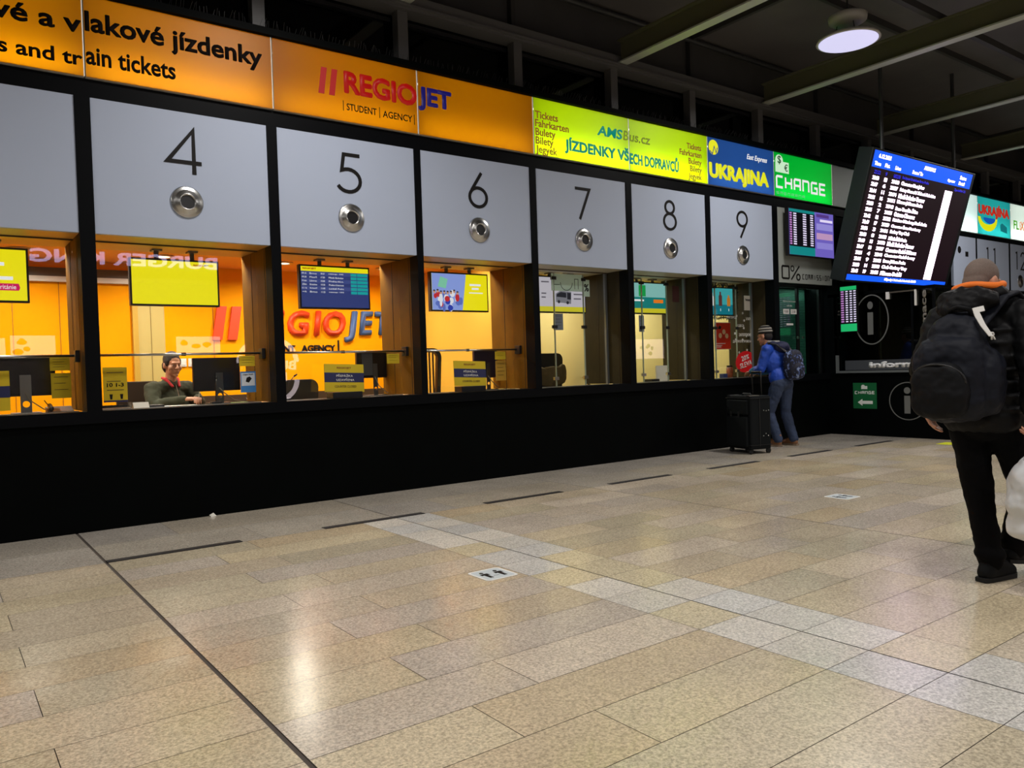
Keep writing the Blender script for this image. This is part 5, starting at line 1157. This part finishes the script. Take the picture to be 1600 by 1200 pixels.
b.xf(MC); b.fuse('body', mat('skin_clerk', (190, 134, 104), .5), p3, voxel=.006, smooth=3); eyes(p3, MC @ H3)
h = MB().ell((0, -.019, .044), (.0808, .093, .095)).ell((0, -.055, -.02), (.076, .055, .08)).ell((-.06, .0, .03), (.025, .05, .05)).ell((.06, .0, .03), (.025, .05, .05)); h.xf(MC @ H3); h.fuse('hair', mat('hair_darkbrown', (40, 27, 20), .75), p3, voxel=.006, smooth=2, noise=.008, nsize=.03)
GRN = mat('shirt_green', (54, 56, 36), .85)
b = MB().ell((0, .01, .95), (.20, .14, .25)).ell((0, .0, .70), (.19, .15, .16)).cap(shL, .08, shR, .08).cap((-.04, .03, 1.19), .07, (.04, .03, 1.19), .07)
for s_, e_, w_ in ((shL, elL, wrL), (shR, elR, wrR)): limb(b, [s_, e_, w_], [.082, .066, .044])
b.xf(MC); sh = b.fuse('sweatshirt', GRN, p3, voxel=.009, smooth=3, noise=.02, nsize=.07)
for s in (-1, 1):
    q = MB().cap((s * .056, -.02, 1.262), .014, (s * .068, .05, 1.248), .018).cap((s * .068, .05, 1.248), .018, (s * .04, .118, 1.175), .013); q.xf(MC); q.build('collar', mat('collar_red', (190, 40, 44), .8), sh, smooth=True)
q = MB(); q.tube([MC @ Vector((0, .115, 1.19)), MC @ Vector((0, .155, 1.08)), MC @ Vector((0, .158, .98))], .004, 6); q.build('zip', STEEL, sh)
b = MB().ell((0, .0, .64), (.18, .14, .11)); limb(b, [hipL, knL, anL], [.10, .078, .06]); limb(b, [hipR, knR, anR], [.10, .078, .06]); b.xf(MC); b.fuse('trousers', mat('dark_trousers', (22, 22, 26), .8), p3, voxel=.01, smooth=2)
q = MB(); pw = MC @ Vector((-.0, .455, 1.06)); q.tube([pw + Vector((.0, .01, -.05)), pw + Vector((.03, .03, .06))], .004, 6); q.build('pen', PAPER_W, None, 'slim pale pen in the hand of the seated clerk', 'pen')
q = MB(); q.box(1.78, 2.1, .60, .80, .986, .992); q.build('document', PAPER_W, None, 'white paper sheet on the counter under the hands of the clerk', 'paper')
MB().box(1.60, 1.76, .45, .62, .986, 1.015).build('keypad', PLASTIC, None, 'small black keypad beside the white card on the sill', 'keypad', bevel=.004)

# ------------------------------------------------------------------ suitcase
MS = Matrix.Translation((8.98, -.62, 0)) @ Matrix.Rotation(math.radians(-14), 4, 'Z')
sc_ = thing('suitcase', (8.98, -.62, 0), 'large dark wheeled suitcase with raised handle beside the man at the counter', 'suitcase')
SC1 = mat('suitcase_cloth', (8, 13, 16), .8, spec=.2, noise=.1, nscale=60); SC2 = mat('suitcase_trim', (6, 9, 11), .6)
def sbuild(mb, nm, m, par, **kw): mb.xf(MS); return mb.build(nm, m, par, **kw)
sbuild(MB().box(-.17, .17, -.25, .25, .06, .78), 'body', SC1, sc_, bevel=.03)
po = sbuild(MB().box(-.21, -.165, -.21, .21, .10, .50), 'front_pocket', SC1, sc_, bevel=.015)
sbuild(MB().box(-.20, -.165, -.21, .21, .53, .72), 'front_pocket', SC1, sc_, bevel=.012)
for y in (-.07, .09): sbuild(MB().box(-.222, -.205, y, y + .02, .50, .57), 'buckle', STEEL, sc_)
mb = MB()
for z in (.12, .745): mb.ribbon(Frame((0, 0, z), (1, 0, 0), (0, 1, 0)), [(-.172, -.252), (.172, -.252), (.172, .252), (-.172, .252)], .012, -.004, .004, True)
mb.ribbon(Frame((.0, -.2505, 0), (1, 0, 0), (0, 0, 1)), [(-.02, .10), (-.02, .74)], .012, 0, .006)
sbuild(mb, 'piping', SC2, sc_)
for x, z in ((.05, .58), (.09, .575), (.13, .58), (.04, .24), (.08, .27), (.12, .24)): sbuild(MB().ell((x, -.253, z), (.008, .006, .008)), 'stud', STEEL, sc_, smooth=True)
for x, y in ((-.13, -.2), (-.13, .2), (.14, -.22), (.14, .22)):
    q = MB().lathe(Frame((x, y, .035), (1, 0, 0), (0, 0, 1)), 0, 0, [(.02, -.015), (.035, -.012), (.035, .012), (.02, .015)], 16); sbuild(q, 'wheel', SC2, sc_, smooth=True)
    sbuild(MB().box(x - .02, x + .02, y - .022, y + .022, .045, .075), 'wheel_mount', SC2, sc_)
q = MB(); q.tube([(.15, -.09, .74), (.15, -.09, 1.07), (.15, -.07, 1.09), (.15, .07, 1.09), (.15, .09, 1.07), (.15, .09, .74)], .010, 8); hd = sbuild(q, 'telescopic_handle', PLASTIC, sc_, smooth=True)
sbuild(MB().cap((.15, -.085, 1.09), .017, (.15, .085, 1.09), .017), 'grip', PLASTIC, hd, smooth=True)
q = MB(); q.tube([(-.02, -.1, .775), (-.02, -.07, .80), (-.02, .07, .80), (-.02, .1, .775)], .012, 8); sbuild(q, 'carry_handle', SC2, sc_, smooth=True)
for y in (-.2, .2): sbuild(MB().box(-.17, .0, y - .03, y + .03, .777, .786), 'corner_tab', STEEL, sc_)
sbuild(MB().box(.17, .20, -.2, .2, .08, .30), 'rear_plate', SC2, sc_, bevel=.008)
